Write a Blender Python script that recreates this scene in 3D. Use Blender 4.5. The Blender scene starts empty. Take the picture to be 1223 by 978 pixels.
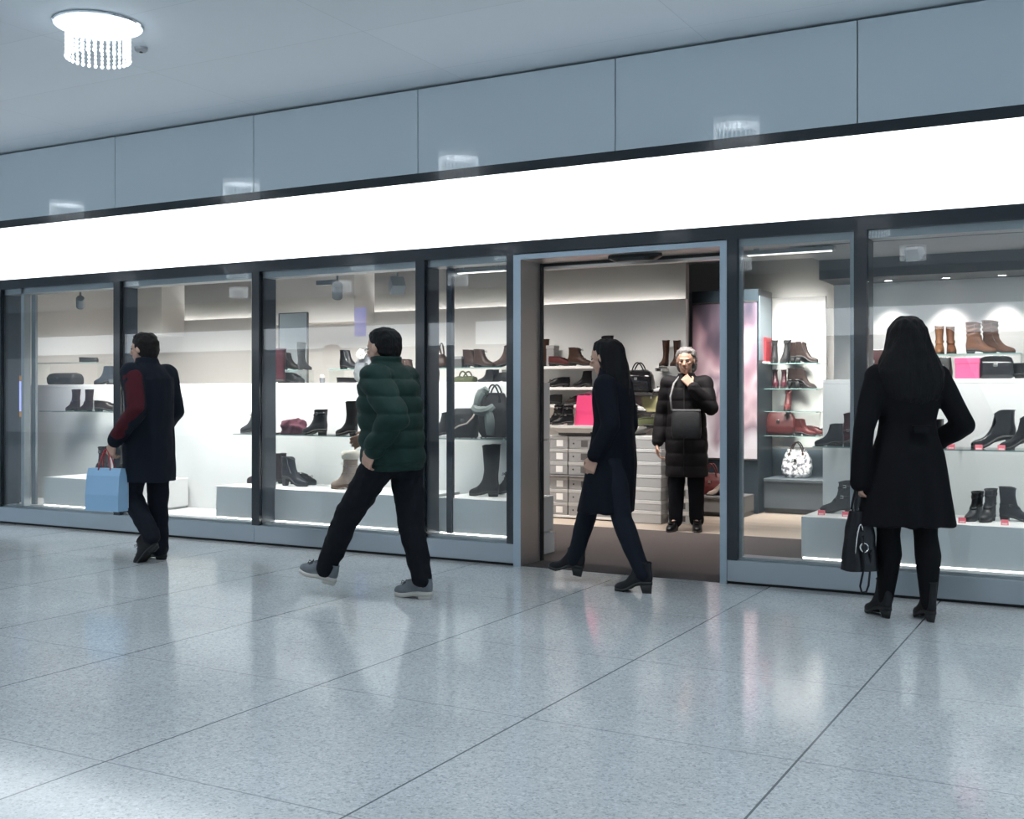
import bpy, bmesh, math, random
from mathutils import Vector, Matrix, noise
random.seed(7)
S = bpy.context.scene
COL = S.collection
PI = math.pi

# ------------------------------------------------------------------ camera
EYE = 1.25
YAW = math.radians(28.72)
FPX = 1335.0
DIST = 7.188
cam_d = bpy.data.cameras.new('camera')
cam = bpy.data.objects.new('camera', cam_d)
COL.objects.link(cam)
cam.location = (0, -DIST, EYE)
cam.rotation_euler = (PI / 2, 0, YAW)
cam_d.sensor_width = 36.0
cam_d.lens = 36.0 * FPX / 1223.0
cam_d.shift_y = -17.0 / 1223.0
cam_d.clip_end = 200
S.camera = cam

# ------------------------------------------------------------------ world, exposure
w = bpy.data.worlds.new('world')
S.world = w
w.use_nodes = True
bg = w.node_tree.nodes['Background']
bg.inputs[0].default_value = (0.50, 0.64, 0.78, 1)
bg.inputs[1].default_value = 2.2
S.view_settings.view_transform = 'Standard'
S.view_settings.look = 'None'
S.view_settings.gamma = 1
S.view_settings.use_curve_mapping = False
S.view_settings.exposure = 0.0
S.cycles.use_denoising = True
S.cycles.max_bounces = 10
S.cycles.transparent_max_bounces = 24
S.cycles.glossy_bounces = 5
S.cycles.diffuse_bounces = 4
S.cycles.sample_clamp_indirect = 6.0
S.cycles.caustics_reflective = False
S.cycles.caustics_refractive = False

BEAD_GLOW = 2.3              # light of the chandeliers' crystals
CHANDELIER_W = 23.0          # watts of the lamp in each plate
COOL = (0.84, 0.93, 1.0)
WARM = (1.0, 0.945, 0.89)
NEUT = (1.0, 0.975, 0.94)


def area(name, loc, sx, sy, watts, col, rot=(0, 0, 0), spread=PI):
    d = bpy.data.lights.new(name, 'AREA')
    d.shape = 'RECTANGLE'
    d.size, d.size_y = sx, sy
    d.energy = watts
    d.color = col
    d.spread = spread
    o = bpy.data.objects.new(name, d)
    COL.objects.link(o)
    o.location = loc
    o.rotation_euler = rot
    return o


# the shop's ceiling lamps, one of them added, and the battens above the window displays
area('shop_ceiling_light', (-6.9, 2.35, 2.71), 3.6, 0.5, 84, WARM, (math.radians(16), 0, 0), 1.75)
area('shop_ceiling_light', (-9.9, 2.1, 2.71), 1.6, 0.5, 48, WARM, (math.radians(16), 0, 0), 1.9)  # unseen lamp added to brighten the wall at the left end
area('shop_ceiling_light', (-3.6, 2.2, 2.71), 1.8, 0.5, 46, WARM, (math.radians(16), 0, 0), 1.75)
area('shop_ceiling_light', (-2.9, 3.9, 2.66), 1.4, 0.25, 58, WARM, (math.radians(30), 0, 0), 1.5)
DISPLAY_LIGHTS = [(-8.75, 1.15, 23), (-7.2, 1.4, 36), (-5.55, 1.25, 26), (-4.32, 0.55, 9), (-1.75, 0.45, 4.5), (-0.35, 1.9, 22)]
for x, sx, wt in DISPLAY_LIGHTS:
    area('display_batten_light', (x, 0.36, 2.185), sx, 0.12, wt, NEUT, (math.radians(16), 0, 0), 1.9)
# the far end of the passage and shopfronts and an added fill glow on its other side light the concourse
# (lightboxes and chandeliers are built below with their own light)


# ------------------------------------------------------------------ pixel of the photograph -> point in the place
def ray(u, v):
    a = (u - 611.5) / FPX
    b = (472.0 - v) / FPX
    s, c = math.sin(YAW), math.cos(YAW)
    return Vector((-s + a * c, c + a * s, b))


def X(u, Y):
    d = ray(u, 472)
    return d.x * (Y + DIST) / d.y


def Zof(u, v, Y):
    d = ray(u, v)
    return EYE + d.z * (Y + DIST) / d.y


# ------------------------------------------------------------------ materials
MATS = {}


def mat(name, col, rough=0.5, metal=0.0, bump=0.0, bscale=60, var=0.0, vscale=8, spec=0.5, coat=0.0, sheen=0.0, stretch=None):
    if name in MATS:
        return MATS[name]
    m = bpy.data.materials.new(name)
    m.use_nodes = True
    nt = m.node_tree
    p = nt.nodes['Principled BSDF']
    p.inputs['Base Color'].default_value = (*col, 1)
    p.inputs['Roughness'].default_value = rough
    p.inputs['Metallic'].default_value = metal
    p.inputs['Specular IOR Level'].default_value = spec
    if coat:
        p.inputs['Coat Weight'].default_value = coat
        p.inputs['Coat Roughness'].default_value = 0.03
    if sheen:
        p.inputs['Sheen Weight'].default_value = sheen
    tc = nt.nodes.new('ShaderNodeTexCoord')
    vec = tc.outputs['Object']
    if stretch:
        mp = nt.nodes.new('ShaderNodeMapping')
        mp.inputs['Scale'].default_value = stretch
        nt.links.new(vec, mp.inputs['Vector'])
        vec = mp.outputs['Vector']
    if var:
        n = nt.nodes.new('ShaderNodeTexNoise')
        n.inputs['Scale'].default_value = vscale
        n.inputs['Detail'].default_value = 3
        nt.links.new(vec, n.inputs['Vector'])
        r = nt.nodes.new('ShaderNodeValToRGB')
        r.color_ramp.elements[0].position = 0.3
        r.color_ramp.elements[1].position = 0.7
        r.color_ramp.elements[0].color = (*[c * (1 - var) for c in col], 1)
        r.color_ramp.elements[1].color = (*[min(1, c * (1 + var)) for c in col], 1)
        nt.links.new(n.outputs['Fac'], r.inputs['Fac'])
        nt.links.new(r.outputs['Color'], p.inputs['Base Color'])
    if bump:
        n = nt.nodes.new('ShaderNodeTexNoise')
        n.inputs['Scale'].default_value = bscale
        n.inputs['Detail'].default_value = 2
        nt.links.new(vec, n.inputs['Vector'])
        b = nt.nodes.new('ShaderNodeBump')
        b.inputs['Strength'].default_value = bump
        b.inputs['Distance'].default_value = 0.01
        nt.links.new(n.outputs['Fac'], b.inputs['Height'])
        nt.links.new(b.outputs['Normal'], p.inputs['Normal'])
    MATS[name] = m
    return m


def emit(name, col, strength):
    if name in MATS:
        return MATS[name]
    m = bpy.data.materials.new(name)
    m.use_nodes = True
    nt = m.node_tree
    p = nt.nodes['Principled BSDF']
    p.inputs['Base Color'].default_value = (0.8, 0.8, 0.8, 1)
    p.inputs['Roughness'].default_value = 0.1
    p.inputs['Emission Color'].default_value = (*col, 1)
    p.inputs['Emission Strength'].default_value = strength
    MATS[name] = m
    return m


def glass(name, tint, ior=1.7, rough=0.0):
    """a thin pane: clear, with the mirror of both its faces"""
    m = bpy.data.materials.new(name)
    m.use_nodes = True
    nt = m.node_tree
    nt.nodes.remove(nt.nodes['Principled BSDF'])
    out = nt.nodes['Material Output']
    t = nt.nodes.new('ShaderNodeBsdfTransparent')
    t.inputs[0].default_value = (*tint, 1)
    g = nt.nodes.new('ShaderNodeBsdfGlossy')
    g.inputs['Roughness'].default_value = rough
    f = nt.nodes.new('ShaderNodeFresnel')
    geo = nt.nodes.new('ShaderNodeNewGeometry')
    mr = nt.nodes.new('ShaderNodeMapRange')
    mr.inputs['To Min'].default_value = ior
    mr.inputs['To Max'].default_value = 1.0 / ior
    nt.links.new(geo.outputs['Backfacing'], mr.inputs['Value'])
    nt.links.new(mr.outputs[0], f.inputs[0])
    mx = nt.nodes.new('ShaderNodeMixShader')
    nt.links.new(f.outputs[0], mx.inputs[0])
    nt.links.new(t.outputs[0], mx.inputs[1])
    nt.links.new(g.outputs[0], mx.inputs[2])
    nt.links.new(mx.outputs[0], out.inputs['Surface'])
    MATS[name] = m
    return m


# ------------------------------------------------------------------ mesh builder
class MB:
    def __init__(self):
        self.b = bmesh.new()

    def box(self, x0, x1, y0, y1, z0, z1, bev=0.0, seg=2):
        vs = [self.b.verts.new(p) for p in ((x0, y0, z0), (x1, y0, z0), (x1, y1, z0), (x0, y1, z0),
                                            (x0, y0, z1), (x1, y0, z1), (x1, y1, z1), (x0, y1, z1))]
        fs = [self.b.faces.new([vs[i] for i in q]) for q in
              ((3, 2, 1, 0), (4, 5, 6, 7), (0, 1, 5, 4), (1, 2, 6, 5), (2, 3, 7, 6), (3, 0, 4, 7))]
        if bev:
            es = set()
            for f in fs:
                es.update(f.edges)
            bmesh.ops.bevel(self.b, geom=list(es), offset=bev, segments=seg, affect='EDGES', profile=0.6)
        return self

    def loft(self, rings, cap0=True, cap1=True, closed=True):
        rows = [[self.b.verts.new(p) for p in r] for r in rings]
        n = len(rows[0])
        for a, c in zip(rows, rows[1:]):
            for i in range(n if closed else n - 1):
                j = (i + 1) % n
                try:
                    self.b.faces.new((a[i], a[j], c[j], c[i]))
                except ValueError:
                    pass
        if cap0:
            self.b.faces.new(rows[0][::-1])
        if cap1:
            self.b.faces.new(rows[-1])
        return self

    def cyl(self, p0, p1, r0, r1=None, n=20):
        r1 = r0 if r1 is None else r1
        p0, p1 = Vector(p0), Vector(p1)
        a, c = frame(p1 - p0)
        self.loft([[p + (a * math.cos(t) + c * math.sin(t)) * r for t in ang(n)] for p, r in ((p0, r0), (p1, r1))])
        return self

    def tube(self, pts, r, n=8, closed=False):
        pts = [Vector(p) for p in pts]
        rings = []
        a = None
        for i, p in enumerate(pts):
            d = (pts[min(i + 1, len(pts) - 1)] - pts[max(i - 1, 0)])
            if d.length < 1e-9:
                d = Vector((0, 0, 1))
            d.normalize()
            if a is None:
                a, _ = frame(d)
            a = a - d * a.dot(d)
            if a.length < 1e-6:
                a, _ = frame(d)
            a.normalize()
            c = d.cross(a)
            rr = r(i / (len(pts) - 1)) if callable(r) else r
            rings.append([p + (a * math.cos(t) + c * math.sin(t)) * rr for t in ang(n)])
        self.loft(rings)
        return self

    def lathe(self, prof, c=(0, 0, 0), n=28, cap0=True, cap1=True):
        c = Vector(c)
        self.loft([[c + Vector((r * math.cos(t), r * math.sin(t), z)) for t in ang(n)] for r, z in prof], cap0, cap1)
        return self

    def ellip(self, c, r, rot=None, n=16, m=10):
        c = Vector(c)
        rings = []
        for k in range(1, m):
            ph = -PI / 2 + PI * k / m
            ring = []
            for t in ang(n):
                p = Vector((r[0] * math.cos(ph) * math.cos(t), r[1] * math.cos(ph) * math.sin(t), r[2] * math.sin(ph)))
                if rot:
                    p = rot @ p
                ring.append(c + p)
            rings.append(ring)
        self.loft(rings)
        return self

    def capsule(self, p0, p1, r0, r1, n=14, flat=1.0, side=None):
        """a limb that tapers from r0 to r1 with round ends; flat squeezes it across 'side'"""
        p0, p1 = Vector(p0), Vector(p1)
        d = (p1 - p0)
        L = max(d.length, 1e-6)
        d = d / L
        if side is not None:
            a = Vector(side)
            a = a - d * a.dot(d)
            a.normalize()
            c = d.cross(a)
        else:
            a, c = frame(d)
        prof = []
        for k in range(1, 5):
            t = PI / 2 * k / 4
            prof.append((-r0 * math.cos(t), r0 * math.sin(t)))
        for k in range(4, 0, -1):
            t = PI / 2 * k / 4
            prof.append((L + r1 * math.cos(t), r1 * math.sin(t)))
        self.loft([[p0 + d * s + (a * math.cos(t) * flat + c * math.sin(t)) * r for t in ang(n)] for s, r in prof])
        return self

    def xf(self, M):
        bmesh.ops.transform(self.b, matrix=M, verts=self.b.verts)
        return self

    def mesh(self, name, m, smooth=True):
        bmesh.ops.recalc_face_normals(self.b, faces=self.b.faces)
        me = bpy.data.meshes.new(name)
        self.b.to_mesh(me)
        self.b.free()
        if m:
            me.materials.append(m)
        if smooth:
            me.shade_smooth()
        return me

    def build(self, name, m, parent=None, smooth=False, edge=None):
        me = self.mesh(name, m, smooth)
        if smooth and edge is not None:
            me.set_sharp_from_angle(angle=math.radians(edge))
        o = bpy.data.objects.new(name, me)
        COL.objects.link(o)
        if parent:
            o.parent = parent
        return o


def ang(n):
    return [2 * PI * i / n for i in range(n)]


def frame(d):
    d = Vector(d).normalized()
    a = d.cross(Vector((0, 0, 1)) if abs(d.z) < 0.9 else Vector((1, 0, 0))).normalized()
    return a, d.cross(a)


def remesh(mb, name, m, voxel, parent=None, smooth_it=4, disp=None, smooth_f=0.5):
    """one continuous skin over overlapping shapes"""
    me0 = mb.mesh(name + '_src', None, False)
    o = bpy.data.objects.new(name, me0)
    COL.objects.link(o)
    r = o.modifiers.new('r', 'REMESH')
    r.mode = 'VOXEL'
    r.voxel_size = voxel
    if smooth_it:
        s = o.modifiers.new('s', 'SMOOTH')
        s.factor = smooth_f
        s.iterations = smooth_it
    dg = bpy.context.evaluated_depsgraph_get()
    dg.update()
    me = bpy.data.meshes.new_from_object(o.evaluated_get(dg))
    o.modifiers.clear()
    o.data = me
    bpy.data.meshes.remove(me0)
    me.name = name
    me.materials.clear()
    me.materials.append(m)
    if disp:
        ns = [(v.co.copy(), v.normal.copy()) for v in me.vertices]
        for v, (c, n) in zip(me.vertices, ns):
            v.co = c + n * disp(c, n)
    me.shade_smooth()
    if parent:
        o.parent = parent
    return o


def tag(o, label, cat, group=None):
    o['label'] = label
    o['category'] = cat
    if group:
        o['group'] = group
    return o


def thing(name, label, cat, loc=(0, 0, 0), rz=0.0, group=None):
    o = bpy.data.objects.new(name, None)
    o.empty_display_size = 0.1
    COL.objects.link(o)
    o.location = loc
    o.rotation_euler = (0, 0, rz)
    return tag(o, label, cat, group)


def struct(o):
    o['kind'] = 'structure'
    return o


def dup(root, loc, rz=0.0, label=None, group=None, cat=None):
    r = root.copy()
    COL.objects.link(r)
    r.location = loc
    r.rotation_euler = (0, 0, rz)
    if label:
        r['label'] = label
    if group:
        r['group'] = group
    for ch in list(root.children):
        c = ch.copy()
        COL.objects.link(c)
        c.parent = r
        for g in list(ch.children):
            d = g.copy()
            COL.objects.link(d)
            d.parent = c
    return r
# ================================================================== THE SETTING
MODULE = 1.6475
JOINTS = [-1.469 - MODULE * k for k in range(-2, 7)]     # joints of the facade panels, right to left
CEIL = 3.62

white_paint = mat('white_paint', (0.80, 0.80, 0.79), 0.55)
white_panel = mat('white_lacquer', (0.78, 0.785, 0.78), 0.35)
shaded_wall = mat('grey_wall', (0.26, 0.255, 0.25), 0.8)  # grey stands in for shade on the walls behind the white panels
steel = mat('brushed_steel', (0.34, 0.385, 0.42), 0.33, 0.85, bump=0.05, bscale=40, stretch=(1, 1, 60))
steel_jamb = mat('brushed_jamb', (0.64, 0.60, 0.57), 0.36, 0.85, bump=0.06, bscale=30, stretch=(60, 60, 1))
dark_metal = mat('dark_frame_metal', (0.008, 0.014, 0.020), 0.18, 0.0, spec=0.5, coat=0.15)
fin_metal = mat('fin_metal', (0.030, 0.040, 0.054), 0.35, 0.3)
rail_metal = mat('rail_metal', (0.30, 0.33, 0.35), 0.4, 0.6)
pane = glass('window_pane', (0.965, 0.98, 0.978), 1.52)
shelf_glass = glass('shelf_glass', (0.955, 0.975, 0.968), 1.5)
black_rubber = mat('black_rubber', (0.01, 0.01, 0.01), 0.6)
LIGHTBOX = emit('lightbox_face', (0.96, 0.985, 1.0), 1.9)
LIGHTBOX_FAR = emit('lightbox_face_far', (0.86, 0.94, 1.0), 3.2)
COVE = emit('cove_led', (1.0, 0.96, 0.90), 26.0)
LED = emit('led_strip', (1.0, 0.97, 0.92), 9.0)


def floor_material():
    m = bpy.data.materials.new('terrazzo')
    m.use_nodes = True
    nt = m.node_tree
    N, Lk = nt.nodes.new, nt.links.new
    p = nt.nodes['Principled BSDF']
    tc = N('ShaderNodeTexCoord')
    sep = N('ShaderNodeSeparateXYZ')
    Lk(tc.outputs['Object'], sep.inputs[0])

    def mth(op, a, b=None):
        n = N('ShaderNodeMath')
        n.operation = op
        for i, q in enumerate((a, b)):
            if q is None:
                continue
            if isinstance(q, (int, float)):
                n.inputs[i].default_value = q
            else:
                Lk(q, n.inputs[i])
        return n.outputs[0]

    def joints(axis, vals):
        cur = None
        for v in vals:
            d = mth('ABSOLUTE', mth('SUBTRACT', axis, v))
            cur = d if cur is None else mth('MINIMUM', cur, d)
        return cur
    xs = [2.2, 1.14, 0.08, -0.982, -2.03, -3.05, -4.225, -5.28, -6.35, -7.42, -8.49, -9.56, -10.63, -11.7, -12.8, -13.9]
    ys = [-0.08, -1.18, -2.28, -3.365, -4.51, -5.6, -6.7, -7.8, -8.9, -10, -11.1, -12.2]
    dx = joints(sep.outputs[0], xs)
    dy = joints(sep.outputs[1], ys)
    jx = mth('LESS_THAN', dx, 0.0042)
    jy = mth('LESS_THAN', dy, 0.0032)
    # terrazzo chips of three sizes
    v1 = N('ShaderNodeTexVoronoi'); v1.inputs['Scale'].default_value = 95
    v2 = N('ShaderNodeTexVoronoi'); v2.inputs['Scale'].default_value = 190
    n1 = N('ShaderNodeTexNoise'); n1.inputs['Scale'].default_value = 1.3; n1.inputs['Detail'].default_value = 4
    for v in (v1, v2, n1):
        Lk(tc.outputs['Object'], v.inputs['Vector'])
    s1 = N('ShaderNodeSeparateColor'); Lk(v1.outputs['Color'], s1.inputs[0])
    s2 = N('ShaderNodeSeparateColor'); Lk(v2.outputs['Color'], s2.inputs[0])
    r1 = N('ShaderNodeValToRGB'); r1.color_ramp.interpolation = 'CONSTANT'
    e = r1.color_ramp.elements
    e[0].position = 0; e[0].color = (0.30, 0.325, 0.335, 1)
    e[1].position = 0.10; e[1].color = (0.44, 0.465, 0.475, 1)
    for pos, c in ((0.30, (0.515, 0.54, 0.55, 1)), (0.72, (0.57, 0.595, 0.605, 1)), (0.92, (0.67, 0.69, 0.70, 1))):
        q = e.new(pos); q.color = c
    Lk(s1.outputs[0], r1.inputs['Fac'])
    r2 = N('ShaderNodeValToRGB'); r2.color_ramp.interpolation = 'CONSTANT'
    e = r2.color_ramp.elements
    e[0].position = 0; e[0].color = (0.31, 0.335, 0.345, 1)
    e[1].position = 0.12; e[1].color = (0.515, 0.54, 0.55, 1)
    q = e.new(0.85); q.color = (0.62, 0.645, 0.655, 1)
    Lk(s2.outputs[0], r2.inputs['Fac'])
    mx = N('ShaderNodeMixRGB'); mx.inputs[0].default_value = 0.5
    Lk(r1.outputs[0], mx.inputs[1]); Lk(r2.outputs[0], mx.inputs[2])
    rm = N('ShaderNodeValToRGB')
    rm.color_ramp.elements[0].position = 0.3; rm.color_ramp.elements[0].color = (0.90, 0.90, 0.90, 1)
    rm.color_ramp.elements[1].position = 0.7; rm.color_ramp.elements[1].color = (1.04, 1.04, 1.04, 1)
    Lk(n1.outputs['Fac'], rm.inputs['Fac'])
    mu = N('ShaderNodeMixRGB'); mu.blend_type = 'MULTIPLY'; mu.inputs[0].default_value = 1
    Lk(mx.outputs[0], mu.inputs[1]); Lk(rm.outputs[0], mu.inputs[2])
    a = N('ShaderNodeMixRGB'); Lk(mth('MULTIPLY', jx, 0.85), a.inputs[0]); Lk(mu.outputs[0], a.inputs[1]); a.inputs[2].default_value = (0.10, 0.115, 0.125, 1)
    b = N('ShaderNodeMixRGB'); Lk(mth('MULTIPLY', jy, 0.6), b.inputs[0]); Lk(a.outputs[0], b.inputs[1]); b.inputs[2].default_value = (0.16, 0.185, 0.20, 1)
    Lk(b.outputs[0], p.inputs['Base Color'])
    rr = N('ShaderNodeMapRange')
    rr.inputs['To Min'].default_value = 0.085
    rr.inputs['To Max'].default_value = 0.135
    Lk(n1.outputs['Fac'], rr.inputs['Value'])
    Lk(rr.outputs[0], p.inputs['Roughness'])
    p.inputs['IOR'].default_value = 1.55
    return m


def grid_material(name, col, line, sx, sy, ox, oy, wd, rough):
    m = bpy.data.materials.new(name)
    m.use_nodes = True
    nt = m.node_tree
    N, Lk = nt.nodes.new, nt.links.new
    p = nt.nodes['Principled BSDF']
    tc = N('ShaderNodeTexCoord')
    mp = N('ShaderNodeMapping')
    mp.inputs['Location'].default_value = (ox, oy, 0)
    Lk(tc.outputs['Object'], mp.inputs[0])
    br = N('ShaderNodeTexBrick')
    br.offset = 0.0
    br.inputs['Color1'].default_value = (*col, 1)
    br.inputs['Color2'].default_value = (*[c * 0.96 for c in col], 1)
    br.inputs['Mortar'].default_value = (*line, 1)
    br.inputs['Scale'].default_value = 1
    br.inputs['Mortar Size'].default_value = wd
    br.inputs['Mortar Smooth'].default_value = 0.3
    br.inputs['Brick Width'].default_value = sx
    br.inputs['Row Height'].default_value = sy
    Lk(mp.outputs[0], br.inputs['Vector'])
    Lk(br.outputs['Color'], p.inputs['Base Color'])
    p.inputs['Roughness'].default_value = rough
    return m


def wood_material():
    m = bpy.data.materials.new('wood_floor')
    m.use_nodes = True
    nt = m.node_tree
    N, Lk = nt.nodes.new, nt.links.new
    p = nt.nodes['Principled BSDF']
    tc = N('ShaderNodeTexCoord')
    br = N('ShaderNodeTexBrick')
    br.inputs['Color1'].default_value = (0.56, 0.47, 0.39, 1)
    br.inputs['Color2'].default_value = (0.47, 0.385, 0.315, 1)
    br.inputs['Mortar'].default_value = (0.28, 0.22, 0.18, 1)
    br.inputs['Mortar Size'].default_value = 0.002
    br.inputs['Scale'].default_value = 1
    br.inputs['Brick Width'].default_value = 1.2
    br.inputs['Row Height'].default_value = 0.12
    Lk(tc.outputs['Object'], br.inputs['Vector'])
    Lk(br.outputs['Color'], p.inputs['Base Color'])
    p.inputs['Roughness'].default_value = 0.35
    return m


carpet_mat = mat('brown_carpet', (0.085, 0.068, 0.066), 0.95, bump=0.5, bscale=350, var=0.25, vscale=180)

# floors
struct(MB().box(-30, 9, -14.2, 0.02, -0.12, 0.0).build('floor', floor_material()))
struct(MB().box(-11.5, 2.2, 2.50, 5.6, -0.12, 0.0).build('floor_shop', wood_material()))
struct(MB().box(-11.5, 2.2, 0.02, 2.50, -0.12, 0.004).build('floor_carpet', carpet_mat))
# concourse ceiling
struct(MB().box(-30, 9, -14.2, 0.30, CEIL, CEIL + 0.12).build('ceiling', grid_material('ceiling_board', (0.58, 0.64, 0.69), (0.43, 0.475, 0.515), 1.9, 0.95, 0.55, 0.32, 0.0025, 0.6)))
# shop ceiling
struct(MB().box(-11.5, 2.2, 0.26, 5.6, 2.75, 2.87).build('ceiling_shop', mat('shop_ceiling', (0.30, 0.30, 0.295), 0.8)))
struct(MB().box(-30, 9, -14.4, -14.2, 0, CEIL).build('wall_opposite', mat('opposite_wall', (0.30, 0.335, 0.36), 0.4)))

# upper glass cladding of the facade, one panel a module
upper_glass = mat('blue_grey_backed_glass', (0.53, 0.595, 0.635), 0.004, 0.0, spec=0.85)
xs_j = [9.0] + JOINTS + [-13.0, -14.65, -16.3, -18, -30]
for i in range(len(xs_j) - 1):
    x1, x0 = xs_j[i], xs_j[i + 1]
    struct(MB().box(x0 + 0.004, x1 - 0.004, 0.0, 0.10, 2.956, CEIL - 0.02).build('wall_upper', upper_glass))
struct(MB().box(-30, 9, 0.125, 0.26, 2.29, CEIL).build('wall_fascia', mat('dark_backing', (0.03, 0.035, 0.04), 0.6)))
struct(MB().box(-30, 9, 0.002, 0.10, 2.882, 2.956).build('trim_1', dark_metal))
struct(MB().box(-30, 9, 0.0, 0.10, 2.285, 2.375).build('trim_2', dark_metal))

# plinth under the windows
for i, (x0, x1) in enumerate(((-30, JOINTS[5] - 0.002), (JOINTS[5] + 0.002, -3.925), (-2.314, 9))):
    struct(MB().box(x0, x1, 0.0, 0.16, 0.018, 0.16, 0.003, 1).build(f'baseboard_{i + 1}', steel))
    struct(MB().box(x0, x1, 0.02, 0.14, 0.0, 0.018).build(f'baseboard_{i + 4}', black_rubber))

# steel door portal
dz = 2.276
MBp = MB().box(-3.925, -3.865, 0.0, 0.32, 0, dz).box(-3.865, -2.36, 0.0, 0.32, dz - 0.035, dz).box(-2.36, -2.314, 0.0, 0.32, 0, dz)
door = struct(MBp.build('door_1', steel_jamb))
struct(MB().box(-3.9255, -3.8645, -0.004, 0.0, 0, dz + 0.001).box(-3.8645, -2.3605, -0.004, 0.0, dz - 0.036, dz + 0.001).box(-2.3605, -2.3135, -0.004, 0.0, 0, dz + 0.001).build('door_face', mat('steel_face', (0.36, 0.43, 0.49), 0.28, 0.8), door))
struct(MB().box(-3.865, -3.852, 0.305, 0.345, 0, dz - 0.035).box(-3.865, -2.36, 0.322, 0.345, dz - 0.055, dz - 0.035).build('door_gasket', black_rubber, door))
struct(MB().box(-3.865, -2.36, 0.345, 0.43, dz - 0.075, dz + 0.01).build('door_track', mat('track_metal', (0.62, 0.58, 0.55), 0.3, 0.7), door))

# windows: pane, rails and stiles; mullions stand on the joints
WINS = [(JOINTS[7], JOINTS[6]), (JOINTS[6], JOINTS[5]), (JOINTS[5], JOINTS[4]), (JOINTS[4], -3.985), (-2.29, JOINTS[2]), (JOINTS[2], JOINTS[1]), (JOINTS[1], JOINTS[0])]
for k, (a, b) in enumerate(WINS):
    x0 = a + 0.06 if k != 4 else a + 0.03
    x1 = b - 0.02 if k != 3 else b + 0.02
    e = bpy.data.objects.new(f'window_{k + 1}', None)
    COL.objects.link(e)
    struct(e)
    struct(MB().box(x0, x1, 0.03, 0.042, 0.16, 2.285).build('window_glass', pane, e))
    struct(MB().box(x0, x1, 0.045, 0.17, 0.16, 0.178).build('sill_rail', rail_metal, e))
    struct(MB().box(x0, x1, 0.045, 0.19, 2.235, 2.285).build('head_rail', rail_metal, e))
    if k == 4:
        struct(MB().box(x0, x0 + 0.035, 0.05, 0.09, 0.16, 2.285).build('stile', rail_metal, e))
        struct(MB().box(x1 - 0.035, x1, 0.05, 0.09, 0.16, 2.285).build('stile', rail_metal, e))
n = 1
for k, j in enumerate(JOINTS[:8]):
    if k == 3:
        continue
    struct(MB().box(j - 0.022, j + 0.058, 0.0, 0.028, 0.16, 2.285).build(f'trim_{n + 2}', dark_metal))
    struct(MB().box(j - 0.02, j + 0.056, 0.043, 0.215, 0.16, 2.285).build(f'trim_{n + 12}', fin_metal))
    n += 1
struct(MB().box(-3.985, -3.925, 0.0, 0.10, 0.16, 2.285).build('trim_30', dark_metal))
struct(MB().box(-2.3135, -2.245, 0.0, 0.10, 0.16, 2.285).build('trim_31', dark_metal))
px = X(538, 0.20)
struct(MB().box(px - 0.024, px + 0.024, 0.18, 0.22, 0.178, 2.235).build('trim_32', fin_metal))

# shop walls -------------------------------------------------------
WA = 3.6
cov = 2.23
struct(MB().box(-11.4, X(819, 3.74), WA + 0.14, WA + 0.24, 0, 2.75).build('wall_back', shaded_wall))
struct(MB().box(-11.3, X(819, 3.6), WA, WA + 0.06, 0, cov).build('wall_panel', white_paint))
struct(MB().box(-11.3, X(819, 3.7), WA + 0.075, WA + 0.10, cov - 0.06, cov - 0.045).build('trim_40', COVE))
struct(MB().box(-7.5, 2.2, 5.1, 5.2, 0, 2.75).build('wall_back_right', shaded_wall))
xl, xr = X(917, 4.9), X(986, 4.9)
struct(MB().box(xl, xr, 4.90, 4.95, 0.69, 2.31).build('wall_panel_right', white_paint))
struct(MB().box(xl + 0.05, xr - 0.05, 4.97, 5.0, 2.25, 2.27).build('trim_41', COVE))
struct(MB().box(xl + 0.05, xr - 0.05, 4.96, 4.99, 0.70, 0.72).build('trim_42', LED))
struct(MB().box(xl - 0.1, 2.1, 5.06, 5.10, 0.0, 0.66).build('wall_dado', mat('slate_blue', (0.10, 0.135, 0.16), 0.6)))
# wall close behind the right-hand display, with its lower soffit
xc = X(996, 1.58)
struct(MB().box(xc, 2.1, 1.58, 1.66, 0, 2.75).build('wall_display', white_paint))
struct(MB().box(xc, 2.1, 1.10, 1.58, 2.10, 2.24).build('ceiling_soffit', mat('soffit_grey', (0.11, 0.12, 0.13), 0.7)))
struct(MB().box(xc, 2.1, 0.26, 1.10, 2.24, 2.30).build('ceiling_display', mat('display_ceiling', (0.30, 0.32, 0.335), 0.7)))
struct(MB().box(2.1, 2.2, 0.2, 5.2, 0, 2.75).build('wall_right', white_paint))
# left end of the shop
struct(MB().box(-11.5, -11.4, 0.18, WA + 0.24, 0, 2.75).build('wall_left', white_paint))
struct(MB().box(-11.4, X(20, 0.34), 0.34, 0.40, 0, 2.75).build('wall_booth', mat('booth_dark', (0.045, 0.055, 0.07), 0.5)))
# dropped white bulkheads above the displays
struct(MB().box(X(300, 3.2), X(423, 3.2), 3.2, WA - 0.002, 2.10, 2.75).build('ceiling_bulkhead', white_paint))
struct(MB().box(X(150, 3.2), X(193, 3.2), 3.2, WA - 0.002, 2.02, 2.75).build('ceiling_bulkhead', white_paint))
# closed dark bays of the facade beyond both ends of the shop
bay = mat('closed_bay', (0.05, 0.06, 0.072), 0.25)
struct(MB().box(-30, -11.42, 0.03, 0.12, 0.16, 2.285).build('wall_bay_left', bay))
struct(MB().box(2.22, 9, 0.03, 0.12, 0.16, 2.285).build('wall_bay_right', bay))
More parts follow.
